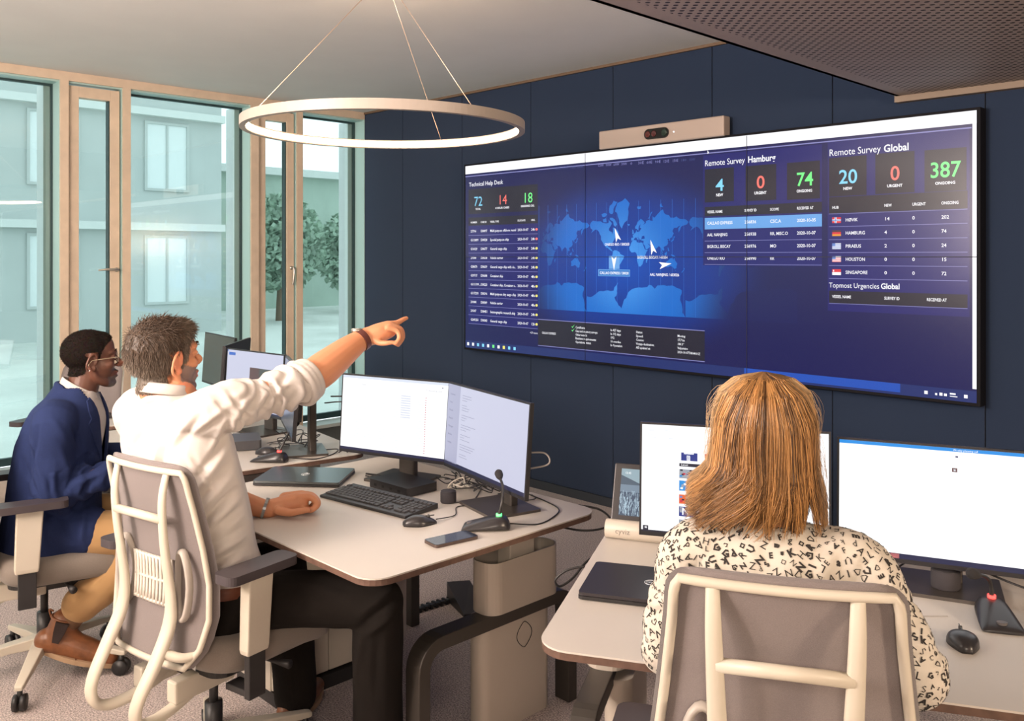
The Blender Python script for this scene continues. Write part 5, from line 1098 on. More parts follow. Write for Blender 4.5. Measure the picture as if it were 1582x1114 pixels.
# resting fist
mb.limb([SL, EL, EL.lerp(WL, .45), WL, D_(420, 784, 3.04)], [.05, .048, .046, .031, .030], 16)
mb.limb([D_(425, 783, 3.045), D_(445, 780, 3.05), D_(462, 776, 3.06)], [.030, .036, .034], 16); mb.limb([D_(440, 770, 3.10), D_(466, 766, 3.12)], [.022, .020], 12)
for k, (dx, dd) in enumerate(((0, .0), (2, .022), (1, .044), (-3, .064))):
    y0 = -k * 1.5; r_ = (.0125, .0128, .012, .0105)[k]
    mb.limb([D_(462 + dx, 769 + y0, 3.045 + dd), D_(480 + dx, 768 + y0, 3.055 + dd), D_(489 + dx, 779 + y0, 3.05 + dd), D_(481 + dx, 788 + y0, 3.04 + dd), D_(470 + dx, 786 + y0, 3.035 + dd)], [r_ * 1.08, r_, r_ * .93, r_ * .85, r_ * .8], 12)
mb.limb([D_(430, 788, 3.01), D_(448, 792, 2.995), D_(462, 790, 2.99), D_(475, 788, 3.0)], [.017, .0135, .0118, .010], 12)
# legs (inside the trousers)
HR, KR, AR = V3((-2.555, 1.27, .575)), V3((-2.225, 1.615, .575)), V3((-2.30, 1.665, .12)); HL, KL, AL = V3((-2.72, 1.235, .575)), V3((-2.79, 1.62, .56)), V3((-2.725, 1.625, .12))
for h, k, a in ((HR, KR, AR), (HL, KL, AL)): mb.limb([h, h.lerp(k, .5), k, k.lerp(a, .35), a], [.07, .065, .05, .048, .036], 14)
me = fuse(mb, .0038, 5, .5)
Mi = HF1.inverted(); MiA = np.array(Mi)
def loc(v, A): return v @ A[:3, :3].T + A[:3, 3]
def tone1(v):
    l = loc(v, MiA); c = np.tile(np.array([.62, .27, .14]), (len(v), 1))
    fc = (np.abs(l[:, 0]) < .09) & (l[:, 2] > -.13) & (l[:, 2] < .13) & (np.abs(l[:, 1]) < .14)
    beard = fc & (l[:, 2] < -.030 + .45 * np.clip(.055 - l[:, 1], 0, .1)) & (l[:, 1] > .004) & (l[:, 2] > -.125) & ~((l[:, 2] > -.035) & (np.abs(l[:, 0]) < .03))
    c[beard] = (.25, .165, .14); c[fc & (np.abs(l[:, 2] + .064) < .008) & (l[:, 1] > .088)] = (.5, .17, .12)
    ear = fc & (np.abs(l[:, 0]) > .076); c[ear] = (.66, .24, .13); return c
paint(me, 'tone', tone1)
def reg1(l):
    zmin = np.interp(l[:, 1], [-.12, -.06, -.03, -.020, .012, .03, .042, .07, .10], [-.088, -.085, -.062, -.02, -.012, -.012, .040, .072, .085]); ear = (np.abs(l[:, 0]) > .0745) & (l[:, 1] > -.036) & (l[:, 1] < .022) & (l[:, 2] < .034)
    return (l[:, 2] > zmin) & (l[:, 1] > -.16) & (l[:, 1] < .13) & (l[:, 2] < .16) & (np.abs(l[:, 0]) < .1) & ~ear
hv, hf = scalp_cap(me, Mi, lambda lv: reg1(lv), .007, .004, 90)
H = Hair()
def hcol1(p):
    l = Mi @ p; g = min(1, max(0, (.055 - l.z) / .07)) * .7 + (.35 if l.y > .02 else 0); g = min(1, g * random.uniform(.5, 1.3)); k = random.uniform(.7, 1.3)
    return tuple((a * (1 - g) + b * g) * k for a, b in zip((.085, .054, .035), (.29, .235, .185)))
H.base([V3(v) for v in hv], hf, lambda p: tuple(x * .55 for x in hcol1(p)))
bodybvh = BVHTree.FromPolygons([v.co for v in me.vertices], [tuple(p.vertices) for p in me.polygons])
R3 = HF1.to_3x3().normalized()
fn = []; 
for f in hf:
    a_, b_, c_ = V3(hv[f[0]]), V3(hv[f[1]]), V3(hv[f[2]]); fn.append((b_ - a_).cross(c_ - a_).normalized())
for q in range(13000):
    fi = random.randrange(len(hf)); p0 = V3(hv[random.choice(hf[fi])]); nrm = fn[fi]; l = Mi @ p0
    p0 = p0 - nrm * .002 + R3 @ V3((random.gauss(0, .0015), random.gauss(0, .0015), random.gauss(0, .0015)))
    top = max(0, min(1, (l.z - .05) / .05)); front = max(0, min(1, (l.y + .02) / .08)); ln = random.uniform(.016, .027) * (1 + .3 * top) * (.55 if l.z < -.02 else 1) * (.6 if (l.y > .0 and l.z < .06) else 1)
    comb = R3 @ (V3((.15 * math.copysign(1, l.x) * (1 - top), .85 * top * (.35 + .65 * front) - .10 * (1 - top), -1.0 * (1 - top) - .15)) + V3((random.gauss(0, .25), random.gauss(0, .25), random.gauss(0, .2))))
    pts = [p0]; dv = (nrm * .10 + comb * .9).normalized()
    for j in range(4): pts.append(pts[-1] + dv * ln / 4); dv = (dv + comb * .3 - nrm * .12).normalized()
    H.strand(pts, random.uniform(.0007, .0013), hcol1(p0))
hm = H.mesh()
root1 = person('seated grey-bearded man in a white shirt pointing at the wall display', base1, me, skinmat('skin_light'))
wear('hair', hm, hairmat('hair_grey_brown', .55), root1, base1)
# shirt
mb = MB()
torso(mb, [(V3((-2.615, 1.262, .635)), a1, .180, .136), (V3((-2.62, 1.262, .66)), a1, .187, .142), (V3((-2.640, 1.252, .74)), a1, .185, .136), (V3((-2.675, 1.228, .88)), a1, .205, .140), (V3((-2.708, 1.202, 1.02)), a1, .225, .134), (V3((-2.716, 1.194, 1.11)), a1, .212, .112), (V3((-2.722, 1.192, 1.160)), a1, .165, .094), (V3((-2.730, 1.190, 1.205)), a1, .086, .082)], ex=.9)
mb.limb([V3((-2.66, 1.20, 1.12)), S1 + V3((0, 0, -.008)), S1.lerp(E1, .5) + V3((0, 0, -.012)), E1 - (E1 - S1).normalized() * .03, E1 + (W1 - E1).normalized() * .0], [.075, .077, .066, .068, .062], 20)
mb.limb([V3((-2.76, 1.19, 1.10)), SL, SL.lerp(EL, .55), EL, EL.lerp(WL, .15)], [.075, .074, .066, .062, .054], 20)
me = fuse(mb, .0055, 6, .6)
cloth_noise(me, .012, (7, 7, 2.5), 1)
ripples(me, S1, E1, .0085, 6.0, .12, 1.3, .42, 1.05, 2); ripples(me, S1, E1, .004, 4, .12, 1.8, .05, .6, 5)
fs = []
for k in range(9): fs.append(((352 + 2.5 * k, 668 + 22 * k), (300 + 1 * k, 745 + 18 * k), .009 if k % 2 else -.010, .011))
for k in range(8): fs.append(((377, 745 + 17 * k), (318 + 2 * k, 800 + 12 * k), .008 if k % 2 else -.009, .009))
for a_, b_ in (((352, 628), (296, 668)), ((350, 640), (322, 705)), ((358, 640), (366, 692)), ((288, 614), (232, 655)), ((268, 618), (212, 648)), ((322, 614), (352, 645)), ((224, 650), (186, 700)), ((252, 662), (232, 740)), ((384, 612), (352, 668)), ((417, 598), (386, 645)), ((442, 590), (410, 632)), ((300, 640), (262, 690)), ((210, 625), (250, 612)), ((200, 690), (250, 720)), ((285, 700), (330, 760)), ((345, 605), (372, 640)), ((400, 600), (428, 622))):
    fs.append((a_, b_, .008, .010)); fs.append(((a_[0] + 9, a_[1] + 5), (b_[0] + 10, b_[1] + 4), -.008, .010))
folds_px(me, fs)
wear('shirt', me, M_whsh, root1, base1)
# rolled cuffs and collar
mb = MB(); ax = (W1 - E1).normalized()
for c, r_, w_ in ((E1 + ax * .000, .064, .012), (E1 + ax * .016, .0615, .012), (E1 - ax * .018, .066, .013)):
    u_ = ax.orthogonal().normalized(); v_ = ax.cross(u_); mb.tube([c + (u_ * math.cos(q) + v_ * math.sin(q)) * (r_ + .003 * math.sin(3 * q + w_ * 200)) + ax * (.010 * math.sin(q + 1)) for q in [2 * PI * k / 30 for k in range(30)]], w_, 8, closed=True, up=tuple(ax), flat=1.2)
me = fuse(mb, .004, 2); wear('rolled_cuff', me, M_whsh, root1, base1)
def collar(name, c, ya, rr_, h, m, root, base, tilt=(0, 0), lean=0, th=.005, gap=35, flare=.010):
    mb = MB(); rings = []
    for k in range(41):
        a = math.radians(90 + gap + (360 - 2 * gap) * k / 40); u_ = V3((math.cos(a + ya), math.sin(a + ya), 0)); zt = c[2] + rr_ * (math.cos(a) * tilt[0] + math.sin(a) * tilt[1]); c0 = V3((c[0], c[1], zt))
        rings.append([c0 + u_ * (rr_ + th) + V3((0, 0, -.005)), c0 + u_ * (rr_ + flare + th), c0 + u_ * (rr_ + th) + V3((0, 0, h)), c0 + u_ * (rr_ + th * .3) + V3((0, 0, h + .004)), c0 + u_ * rr_ + V3((0, 0, h - .002)), c0 + u_ * rr_ + V3((0, 0, -.005))])
    mb.loft(rings); return wearmb(name, mb, m, root, base)
collar('collar', (-2.742, 1.184, 1.200), a1, .072, .026, M_whsh, root1, base1, tilt=(.02, -.22), gap=22, flare=.012)
# watch, bracelet
def band(name, c, ax, r_, w, th, m, root, base, flat=1.0):
    ax = ax.normalized(); u_ = ax.orthogonal().normalized(); v_ = ax.cross(u_); mb = MB(); rings = []
    for k in range(33):
        q = 2 * PI * k / 32; d_ = u_ * math.cos(q) + v_ * math.sin(q); p = c + d_ * r_; rings.append([p - ax * w / 2, p + ax * w / 2, p + ax * w / 2 + d_ * th, p - ax * w / 2 + d_ * th])
    mb.loft(rings, cap=False, smooth=False); return wearmb(name, mb, m, root, base)
wax = (W1 - E1); band('watch_strap', W1 - wax.normalized() * .006, wax, .0365, .020, .003, mat('brown_strap', (.10, .03, .025), .45), root1, base1)
c = W1 - wax.normalized() * .012 + V3((-.008, -.008, .037)); mb = MB(); mb.tube([c - V3((0, 0, .006)), c + V3((0, 0, .005))], .019, 24, m=0); mb.tube([c + V3((0, 0, .005)), c + V3((0, 0, .0058))], .016, 24, m=1); wearmb('watch_case', mb, [M_steel, mat('watch_face', (.5, .5, .48), .2)], root1, base1)
band('bracelet', WL + (D_(420, 784, 3.04) - WL) * .1, D_(420, 784, 3.04) - EL, .034, .010, .003, mat('bracelet_grey', (.30, .32, .33), .35, .6), root1, base1)
# trousers, belt, shoes
mb = MB(); torso(mb, [(V3((-2.62, 1.255, .50)), a1, .185, .15), (V3((-2.62, 1.262, .58)), a1, .19, .142), (V3((-2.62, 1.262, .65)), a1, .181, .136)])
for h, k, a, w in ((HR, KR, AR, .082), (HL, KL, AL, .072)):
    kk = k - (k - a).normalized() * .01
    mb.limb([h + V3((0, -.02, 0)), h.lerp(k, .5) + V3((0, 0, .004)), kk], [.088, .084, .078], 20); mb.limb([kk, kk.lerp(a, .3), kk.lerp(a, .7), a + V3((0, 0, -.02))], [.078, .080, .078, w], 20)
me = fuse(mb, .006, 5); cloth_noise(me, .005, (8, 8, 4), 9)
folds_px(me, [((614, 905), (556, 948), .009, .011), ((616, 922), (560, 965), -.010, .011), ((612, 945), (566, 982), .010, .011), ((560, 975), (548, 1060), .008, .013), ((585, 970), (580, 1080), -.006, .014), ((380, 905), (350, 990), .008, .013), ((395, 910), (372, 985), -.008, .013), ((470, 900), (540, 925), .006, .014)])
wear('trousers', me, M_blackcloth, root1, base1)
mb = MB(); mb.loft([ring((-2.62, 1.262, z), r1, f1, .184 + d, .139 + d, 40, .9) for z, d in ((.615, 0), (.618, .006), (.650, .006), (.653, 0))], cap=False); wearmb('belt', mb, mat('belt_brown', (.16, .05, .025), .4), root1, base1)
for hl, to, an in (((-2.70, 1.565, .02), (-2.85, 1.81, .02), AL), ((-2.31, 1.60, .02), (-2.22, 1.885, .02), AR)):
    sole = MB(); up = MB(); boot_geo(up, sole, hl, to, V3(an) + V3((0, 0, .02)), .045, .040); me = fuse(up, .005, 4); o = wear('shoe', me, M_leather, root1, base1); s_ = wearmb('sole', sole, M_sole, root1, base1); s_.parent = o
# ---------------------------------------------------------------- man in the navy blazer
base0 = (-3.76, 1.15); ah = math.radians(-13); a0 = math.radians(-34); f0 = V3((-math.sin(a0), math.cos(a0), 0)); r0 = V3((math.cos(a0), math.sin(a0), 0))
H0 = V3(dep(141, 556, 3.55)); HF0 = head_frame(H0, math.radians(-11), 2, 0, .965)
NB0 = V3((-3.730, 1.232, 1.10)); SR0, ER0, WR0 = V3((-3.585, 1.110, 1.0)), V3((-3.575, 1.10, .755)), V3((-3.505, 1.37, .80)); SL0, EL0, WL0 = V3((-3.89, 1.285, 1.0)), V3((-3.94, 1.36, .78)), V3((-3.70, 1.53, .79))
HR0, KR0, AR0 = V3((-3.66, 1.13, .57)), V3((-3.43, 1.45, .545)), V3((-3.640, 1.205, .25)); HL0, KL0, AL0 = V3((-3.86, 1.16, .57)), V3((-3.78, 1.57, .55)), V3((-3.74, 1.57, .12))
mb = MB(); head(mb, HF0, nose=1.25, neck_to=NB0 + V3((0, .01, -.02)), neck_r=.060, mouth_open=.003)
torso(mb, [(V3((-3.76, 1.15, .50)), a0, .15, .12), (V3((-3.755, 1.165, .75)), a0, .15, .11), (V3((-3.745, 1.19, .95)), a0, .16, .10), (V3((-3.74, 1.205, 1.05)), a0, .09, .07)])
for s, e, w in ((SR0, ER0, WR0), (SL0, EL0, WL0)):
    mb.limb([V3((-3.74, 1.19, 1.0)), s, e, e.lerp(w, .5), w], [.05, .05, .045, .04, .028], 14); d = (w - e).normalized(); sd = d.cross(V3((0, 0, 1)))
    mb.limb([w, w + d * .05], [.028, .034], 12, flat=.7)
    for k, q in enumerate((-.024, -.008, .008, .024)): p = w + d * .07 + sd * q; mb.limb([p, p + d * .03, p + d * .05 + V3((0, 0, -.012)), p + d * .055 + V3((0, 0, -.028))], [.011, .010, .009, .008], 10)
    p = w + d * .02 + sd * .03; mb.limb([p, p + d * .03 + sd * .015, p + d * .055 + sd * .01], [.013, .011, .009], 10)
for h, k, a in ((HR0, KR0, AR0), (HL0, KL0, AL0)): mb.limb([h, h.lerp(k, .5), k, k.lerp(a, .35), a], [.07, .065, .05, .048, .036], 14)
me = fuse(mb, .0038, 4, .5); Mi0 = HF0.inverted(); A0_ = np.array(Mi0)
def tone0(v):
    l = loc(v, A0_); c = np.tile(np.array([.115, .046, .028]), (len(v), 1)); fc = (np.abs(l[:, 0]) < .09) & (l[:, 2] > -.13) & (np.abs(l[:, 1]) < .14)
    b = fc & (l[:, 1] > .055) & (l[:, 2] < -.072) & (l[:, 2] > -.125); c[b] = (.11, .085, .08); c[fc & (l[:, 1] > .07) & (l[:, 2] > -.052) & (l[:, 2] < -.042)] = (.06, .035, .03)
    c[fc & (np.abs(l[:, 2] + .064) < .006) & (l[:, 1] > .090)] = (.22, .07, .06); c[fc & (l[:, 1] > .098) & (l[:, 2] < -.012) & (l[:, 2] > -.04)] = (.20, .065, .035); return c
paint(me, 'tone', tone0)
def reg0(l):
    zmin = np.interp(l[:, 1], [-.12, -.06, -.034, -.020, .012, .022, .034, .060, .085, .10], [-.060, -.060, -.050, .0, .0, .008, .040, .068, .090, .12]); ear = (np.abs(l[:, 0]) > .0745) & (l[:, 1] > -.036) & (l[:, 1] < .022) & (l[:, 2] < .034)
    return (l[:, 2] > zmin) & (l[:, 1] > -.16) & (l[:, 1] < .13) & (l[:, 2] < .16) & (np.abs(l[:, 0]) < .1) & ~ear
hv, hf = scalp_cap(me, Mi0, reg0, .0035, .0015, 400); H = Hair(); H.base([V3(v) for v in hv], hf, lambda p: tuple(x * random.uniform(.5, 1.6) for x in (.011, .008, .007)))
for q in range(7000):
    f = random.choice(hf); p0 = V3(hv[random.choice(f)]) + V3((random.gauss(0, .0012), random.gauss(0, .0012), random.gauss(0, .0012))); a_, b_, c_ = V3(hv[f[0]]), V3(hv[f[1]]), V3(hv[f[2]]); nr = (b_ - a_).cross(c_ - a_).normalized(); dv = (nr + V3((random.gauss(0, .6), random.gauss(0, .6), random.gauss(0, .6)))).normalized()
    H.strand([p0 - nr * .001, p0 + dv * .0015, p0 + dv * .003 + nr * .0004], .0006, tuple(x * random.uniform(.4, 1.8) for x in (.016, .011, .009)))
hm = H.mesh(); root0 = person('man with glasses in a navy blazer and tan trousers seated at the left edge', base0, me, skinmat('skin_dark', .42)); wear('hair', hm, hairmat('hair_black', 1.0), root0, base0); MATS['hair_black'].node_tree.nodes['Principled BSDF'].inputs['Specular IOR Level'].default_value = .1
# white shirt front and collar
mb = MB(); tsec0 = [(V3((-3.755, 1.165, .66)), a0, .165, .140), (V3((-3.75, 1.18, .84)), a0, .18, .143), (V3((-3.738, 1.215, .97)), a0, .178, .126), (V3((-3.733, 1.228, 1.04)), a0, .13, .098), (V3((-3.728, 1.240, 1.10)), a0, .068, .068)]
torso(mb, tsec0); me = fuse(mb, .006, 3); wear('shirt', me, M_whsh, root0, base0)
collar('shirt_collar', (-3.724, 1.248, 1.094), a0 + .25, .060, .022, M_whsh, root0, base0, tilt=(0, -.60), gap=16, flare=.010)
M_navy = mat('navy_wool', (.018, .030, .095), .9, bump=.3, bscale=500, noise=.2, nscale=600, spec=.2)
mb = MB(); torso(mb, [(V3((-3.755, 1.155, .50)), a0, .205, .185), (V3((-3.755, 1.155, .56)), a0, .205, .178), (V3((-3.752, 1.162, .70)), a0, .19, .160), (V3((-3.75, 1.183, .86)), a0, .205, .158), (V3((-3.742, 1.200, .97)), a0, .205, .142), (V3((-3.738, 1.208, 1.035)), a0, .17, .122), (V3((-3.734, 1.220, 1.085)), a0, .105, .090), (V3((-3.728, 1.232, 1.12)), a0, .078, .076)])
for s, e, w in ((SR0, ER0, WR0), (SL0, EL0, WL0)):
    mb.limb([V3((-3.745, 1.19, .99)), s, s.lerp(e, .5), e, e.lerp(w, .5), e.lerp(w, .92)], [.085, .082, .072, .070, .058, .048], 20)
cr = [V3((-3.727, 1.240, 1.082)) + V3((math.cos(q), math.sin(q), 0)) * .074 + V3((0, 0, -.60 * .074 * math.sin(q - a0 - .25))) for q in [2 * PI * k / 30 for k in range(30)]]; mb.tube(cr, .013, 10, closed=True)
mb.limb([HR0 + V3((0, 0, .005)), HR0.lerp(KR0, .30) + V3((0, 0, .012))], [.110, .098], 20); mb.limb([HL0, HL0.lerp(KL0, .3)], [.11, .1], 20)
me = fuse(mb, .006, 5); cloth_noise(me, .010, (6, 6, 4), 3)
ripples(me, ER0, WR0, .006, 3.5, .1, 1.2, -.1, .9, 1)
folds_px(me, [((112, 738), (162, 712), -.014, .010), ((118, 748), (160, 730), .010, .010), ((98, 762), (122, 722), -.012, .011), ((128, 700), (112, 655), -.010, .012), ((60, 650), (48, 740), -.010, .014), ((45, 670), (78, 780), .010, .014), ((92, 690), (112, 745), .010, .012), ((40, 770), (112, 792), .010, .013), ((40, 782), (108, 803), -.010, .012), ((140, 742), (124, 768), -.010, .010), ((30, 700), (60, 775), -.010, .014), ((75, 640), (110, 690), .007, .014), ((60, 800), (70, 845), .008, .014), ((100, 800), (110, 845), -.008, .014), ((130, 790), (125, 840), .008, .012)])
# open front: cut the wedge between the lapels
bmx = bmesh.new(); bmx.from_mesh(me); kill = []
for fc in bmx.faces:
    c = fc.calc_center_median(); d = c - V3((-3.745, 1.19, 0)); x = d.dot(r0); y = d.dot(f0)
    wz = float(np.interp(c.z, [.66, .72, .85, 1.0, 1.1], [0, .015, .040, .054, .062]))
    if y > .02 and abs(x) < wz and .66 < c.z < 1.16: kill.append(fc)
bmesh.ops.delete(bmx, geom=kill, context='FACES'); bmx.to_mesh(me); bmx.free(); me.update()
bl = wear('blazer', me, M_navy, root0, base0); so = bl.modifiers.new('cloth', 'SOLIDIFY'); so.thickness = .004; so.offset = -1
bvh0 = None
for s in (-1, 1):
    mb = MB(); rings = []; Lz = [.73, .78, .84, .90, .95, .985, 1.00, 1.03, 1.06, 1.085]
    me_b = bl.data; 
    if bvh0 is None: bvh0 = BVHTree.FromPolygons([v.co + V3((base0[0], base0[1], 0)) for v in me_b.vertices], [tuple(p.vertices) for p in me_b.polygons])
    for z in Lz:
        wz = float(np.interp(z, [.66, .72, .85, 1.0, 1.1], [0, .015, .040, .054, .062])); lw = float(np.interp(z, [.73, .90, .985, .99, 1.03, 1.085], [.004, .045, .075, .052, .05, .035]))
        pts = []
        for q in (0, .5, 1):
            x = s * (wz - .002 + lw * q); o = V3((-3.745, 1.19, z)) + r0 * x; hit = bvh0.find_nearest(o + f0 * .13); p = hit[0]; pts.append(p + hit[1] * .006 if hit[1].dot(f0) > -.2 else p)
        back = [p - f0 * .005 - r0 * s * .001 for p in pts[::-1]]; rings.append(pts + back)
    mb.loft(rings, smooth=False); wearmb('lapel', mb, M_navy, root0, base0)
M_tan = mat('tan_chino', (.42, .25, .105), .85, bump=.2, bscale=500, sheen=.1)
mb = MB(); mb.ell(V3((-3.76, 1.15, .565)), (.15, .13, .08))
for h, k, a in ((HR0, KR0, AR0 + V3((.012, .018, .03))), (HL0, KL0, AL0)): mb.limb([h, h.lerp(k, .5), k], [.09, .084, .075], 20); mb.limb([k, k.lerp(a, .4), k.lerp(a, .8), a], [.075, .078, .076, .072], 20)
me = fuse(mb, .006, 4); cloth_noise(me, .006, (9, 9, 4), 4); wear('trousers', me, M_tan, root0, base0)
for hl, to, an in (((-3.715, 1.085, .115), (-3.555, 1.335, .022), AR0 + V3((-.028, -.03, -.035))), ((-3.76, 1.52, .02), (-3.70, 1.80, .02), AL0 + V3((0, 0, .03)))):
    sole = MB(); up = MB(); boot_geo(up, sole, hl, to, an, .055, .052); me = fuse(up, .005, 3); o = wear('boot', me, M_leather, root0, base0); s_ = wearmb('sole', sole, M_sole, root0, base0); s_.parent = o
    hl = V3(hl); to = V3(to); d = (to - hl).normalized(); an = V3(an); sd = d.cross(V3((0, 0, 1))).normalized(); mb = MB()
    c0 = hl + d * .085 + V3((0, 0, .065)); c1 = an + d * .004 + V3((0, 0, .012)); n_ = sd
    for sgn in (-1, 1):
        mb = MB(); mb.loft([[c + d * w * q + n_ * sgn * (off + (.0035 if tt else -.012)) for q, tt in ((-1, 0), (1, 0), (1, 1), (0, 1), (-1, 1))] for c, w, off in ((c0, .012, .050), (c0.lerp(c1, .5), .020, .054), (c1, .024, .0545))], smooth=False)
        g = wearmb('elastic_gusset', mb, mat('elastic_black', (.03, .018, .016), .95, bump=.4, bscale=600), root0, base0); g.parent = o
    mb = MB(); ang = V3(an) + V3((0, 0, .03)); ax = (an - hl - d * .06).normalized(); u_ = d; v_ = ax.cross(d).normalized()
    mb.tube([an + V3((0, 0, .012)) + (u_ * math.cos(q) + v_ * math.sin(q)) * .049 for q in [2 * PI * k / 24 for k in range(24)]], .0045, 8, closed=True)
    mb.limb([an - d * .052 + V3((0, 0, .0)), an - d * .060 + V3((0, 0, .03)), an - d * .046 + V3((0, 0, .028))], .0035, 8); g = wearmb('boot_top_band', mb, M_leather, root0, base0); g.parent = o
# sock glimpse
mb = MB(); mb.limb([AR0 + V3((-.03, -.032, -.06)), AR0 + V3((.01, .015, .02))], [.043, .047], 16); wearmb('sock', mb, mat('brown_sock', (.14, .075, .04), .9), root0, base0)
# glasses and ear stud
mb = MB(); G_ = lambda x, y, z: HF0 @ V3((x, y, z))
for s in (-1, 1):
    mb.tube([G_(s * (.033 + .023 * math.cos(q)), .098 - .004 * abs(math.cos(q)), .004 + .018 * math.sin(q)) for q in [2 * PI * k / 28 for k in range(28)]], .0013, 6, closed=True); mb.tube(*spline([G_(s * .056, .094, .008), G_(s * .070, .060, .008), G_(s * .080, .0, .006), G_(s * .083, -.012, .002), G_(s * .081, -.024, -.014)], .0016, 6), n=6)
mb.tube([G_(-.010, .103, .008), G_(0, .106, .010), G_(.010, .103, .008)], .0013, 6); gl = wearmb('glasses', mb, mat('thin_gold_wire', (.65, .55, .4), .3, .8), root0, base0)
mb = MB()
for s in (-1, 1): mb.add([G_(s * (.033 + .022 * math.cos(q)), .098 - .004 * abs(math.cos(q)), .004 + .017 * math.sin(q)) for q in [2 * PI * k / 28 for k in range(28)]], [tuple(range(28))])
g2 = wearmb('lens', mb, glass('spectacle_lens', (.85, .8, .95), .25), root0, base0); g2.parent = gl
mb = MB(); mb.ell(G_(.0865, -.022, -.034), .0038, 10, 8); wearmb('ear_stud', mb, mat('stud_white', (.9, .88, .85), .2), root0, base0)
# eyes for both men
for HFx, rt, bs, s in ((HF0, root0, base0, .965), (HF1, root1, base1, 1.04)):
    mb = MB()
    for sx in (-1, 1): mb.M = HFx; mb.ell((sx * .031, .0835, .006), (.0115, .0085, .0062), 14, 10, m=0); mb.ell((sx * .031, .0900, .006), (.0048, .0028, .0048), 12, 8, m=1)
    mb.M = None; wearmb('eyes', mb, [mat('eye_white', (.75, .72, .68), .3), mat('iris_dark', (.03, .02, .015), .15)], rt, bs)
    H = Hair(); 
    for sx in (-1, 1):
        for k in range(70):
            t = random.random(); x = sx * (.014 + .036 * t); p = HFx @ V3((x, .0955 - .45 * max(0, abs(x) - .028) - .004, .033 + .006 * math.sin(PI * t) + random.uniform(-.002, .002))); H.strand([p, p + HFx.to_3x3() @ V3((sx * .006, .003, .001)), p + HFx.to_3x3() @ V3((sx * .010, .001, -.001))], .0006, (.05, .03, .02) if rt is root0 else (.12, .08, .05))
    wear('eyebrows', H.mesh(), hairmat('hair_black'), rt, bs)
# ---------------------------------------------------------------- woman
base2 = (-.93, 1.70); a2 = math.radians(30); f2 = V3((-math.sin(a2), math.cos(a2), 0)); r2 = V3((math.cos(a2), math.sin(a2), 0))
H2 = V3(dep(1180, 672, 1.80)); HF2 = head_frame(H2, a2 + math.radians(2), -6, 0, .98); NB2 = V3((-.892, 1.605, 1.115))
C2 = V3((-.888, 1.600, 1.05)); SR2 = C2 + r2 * .148 + V3((0, 0, -.010)); SL2 = C2 - r2 * .148 + V3((0, 0, -.010)); ER2 = V3((-.668, 1.715, .838)); EL2 = V3((-1.065, 1.505, .825)); WR2 = V3((-.80, 1.93, .795)); WL2 = V3((-1.12, 1.74, .795))
mb = MB(); head(mb, HF2, neck_to=NB2, neck_r=.047)
torso(mb, [(V3((-.93, 1.70, .52)), a2, .15, .10), (V3((-.92, 1.67, .75)), a2, .12, .085), (V3((-.90, 1.62, .95)), a2, .13, .08), (V3((-.89, 1.605, 1.07)), a2, .07, .055)])
for s, e, w in ((SR2, ER2, WR2), (SL2, EL2, WL2)):
    mb.limb([C2, s, e, e.lerp(w, .5), w], [.045, .042, .036, .033, .024], 14); d = (w - e).normalized(); d.z = 0; d.normalize(); sd = d.cross(V3((0, 0, 1)))
    mb.limb([w, w + d * .05], [.024, .028], 12, flat=.7)
    for k, q in enumerate((-.021, -.007, .007, .021)): p = w + d * .065 + sd * q; mb.limb([p, p + d * .028, p + d * .048 + V3((0, 0, -.010)), p + d * .056 + V3((0, 0, -.024))], [.0095, .0085, .0078, .0068], 10)
    q = 1 if w is WL2 else -1; p = w + d * .015 + sd * .024 * q; mb.limb([p, p + d * .03 + sd * .014 * q, p + d * .052 + sd * .014 * q], [.011, .0095, .008], 10)
HR2, KR2, AR2 = V3((-.84, 1.74, .57)), V3((-.98, 2.12, .56)), V3((-1.0, 2.10, .12)); HL2, KL2, AL2 = V3((-1.01, 1.65, .57)), V3((-1.19, 2.0, .56)), V3((-1.22, 2.0, .12))
for h, k, a in ((HR2, KR2, AR2), (HL2, KL2, AL2)): mb.limb([h, h.lerp(k, .5), k, k.lerp(a, .35), a], [.07, .062, .048, .046, .034], 14)
me = fuse(mb, .004, 4, .5); paint(me, 'tone', lambda v: np.tile(np.array([.60, .30, .18]), (len(v), 1)))
root2 = person('blonde long-haired woman in a blouse printed with letters, seen from behind', base2, me, skinmat('skin_light'))
mb = MB(); torso(mb, [(V3((-.925, 1.69, .60)), a2, .165, .125), (V3((-.92, 1.672, .72)), a2, .160, .118), (V3((-.905, 1.640, .86)), a2, .168, .118), (V3((-.892, 1.612, .98)), a2, .178, .108), (V3((-.888, 1.603, 1.05)), a2, .165, .088), (V3((-.888, 1.602, 1.085)), a2, .11, .068), (V3((-.889, 1.604, 1.108)), a2, .062, .056)], ex=.9)
mb.limb([C2 + V3((0, 0, -.01)), SR2, SR2.lerp(ER2, .5) + r2 * .012, ER2 + r2 * .012 + V3((0, 0, -.004)), ER2.lerp(WR2, .5), ER2.lerp(WR2, .85)], [.062, .060, .056, .058, .052, .038], 20)
mb.limb([C2 + V3((0, 0, -.01)), SL2, SL2.lerp(EL2, .5) - r2 * .012, EL2 - r2 * .006 + V3((0, 0, -.004)), EL2.lerp(WL2, .5), EL2.lerp(WL2, .85)], [.062, .060, .056, .058, .052, .038], 20)
me = fuse(mb, .006, 6); cloth_noise(me, .010, (8, 8, 3), 7); ripples(me, SR2, ER2, .004, 3, .1, 1.4, .3, 1.1, 1); ripples(me, SL2, EL2, .004, 3, .1, 1.4, .3, 1.1, 4)
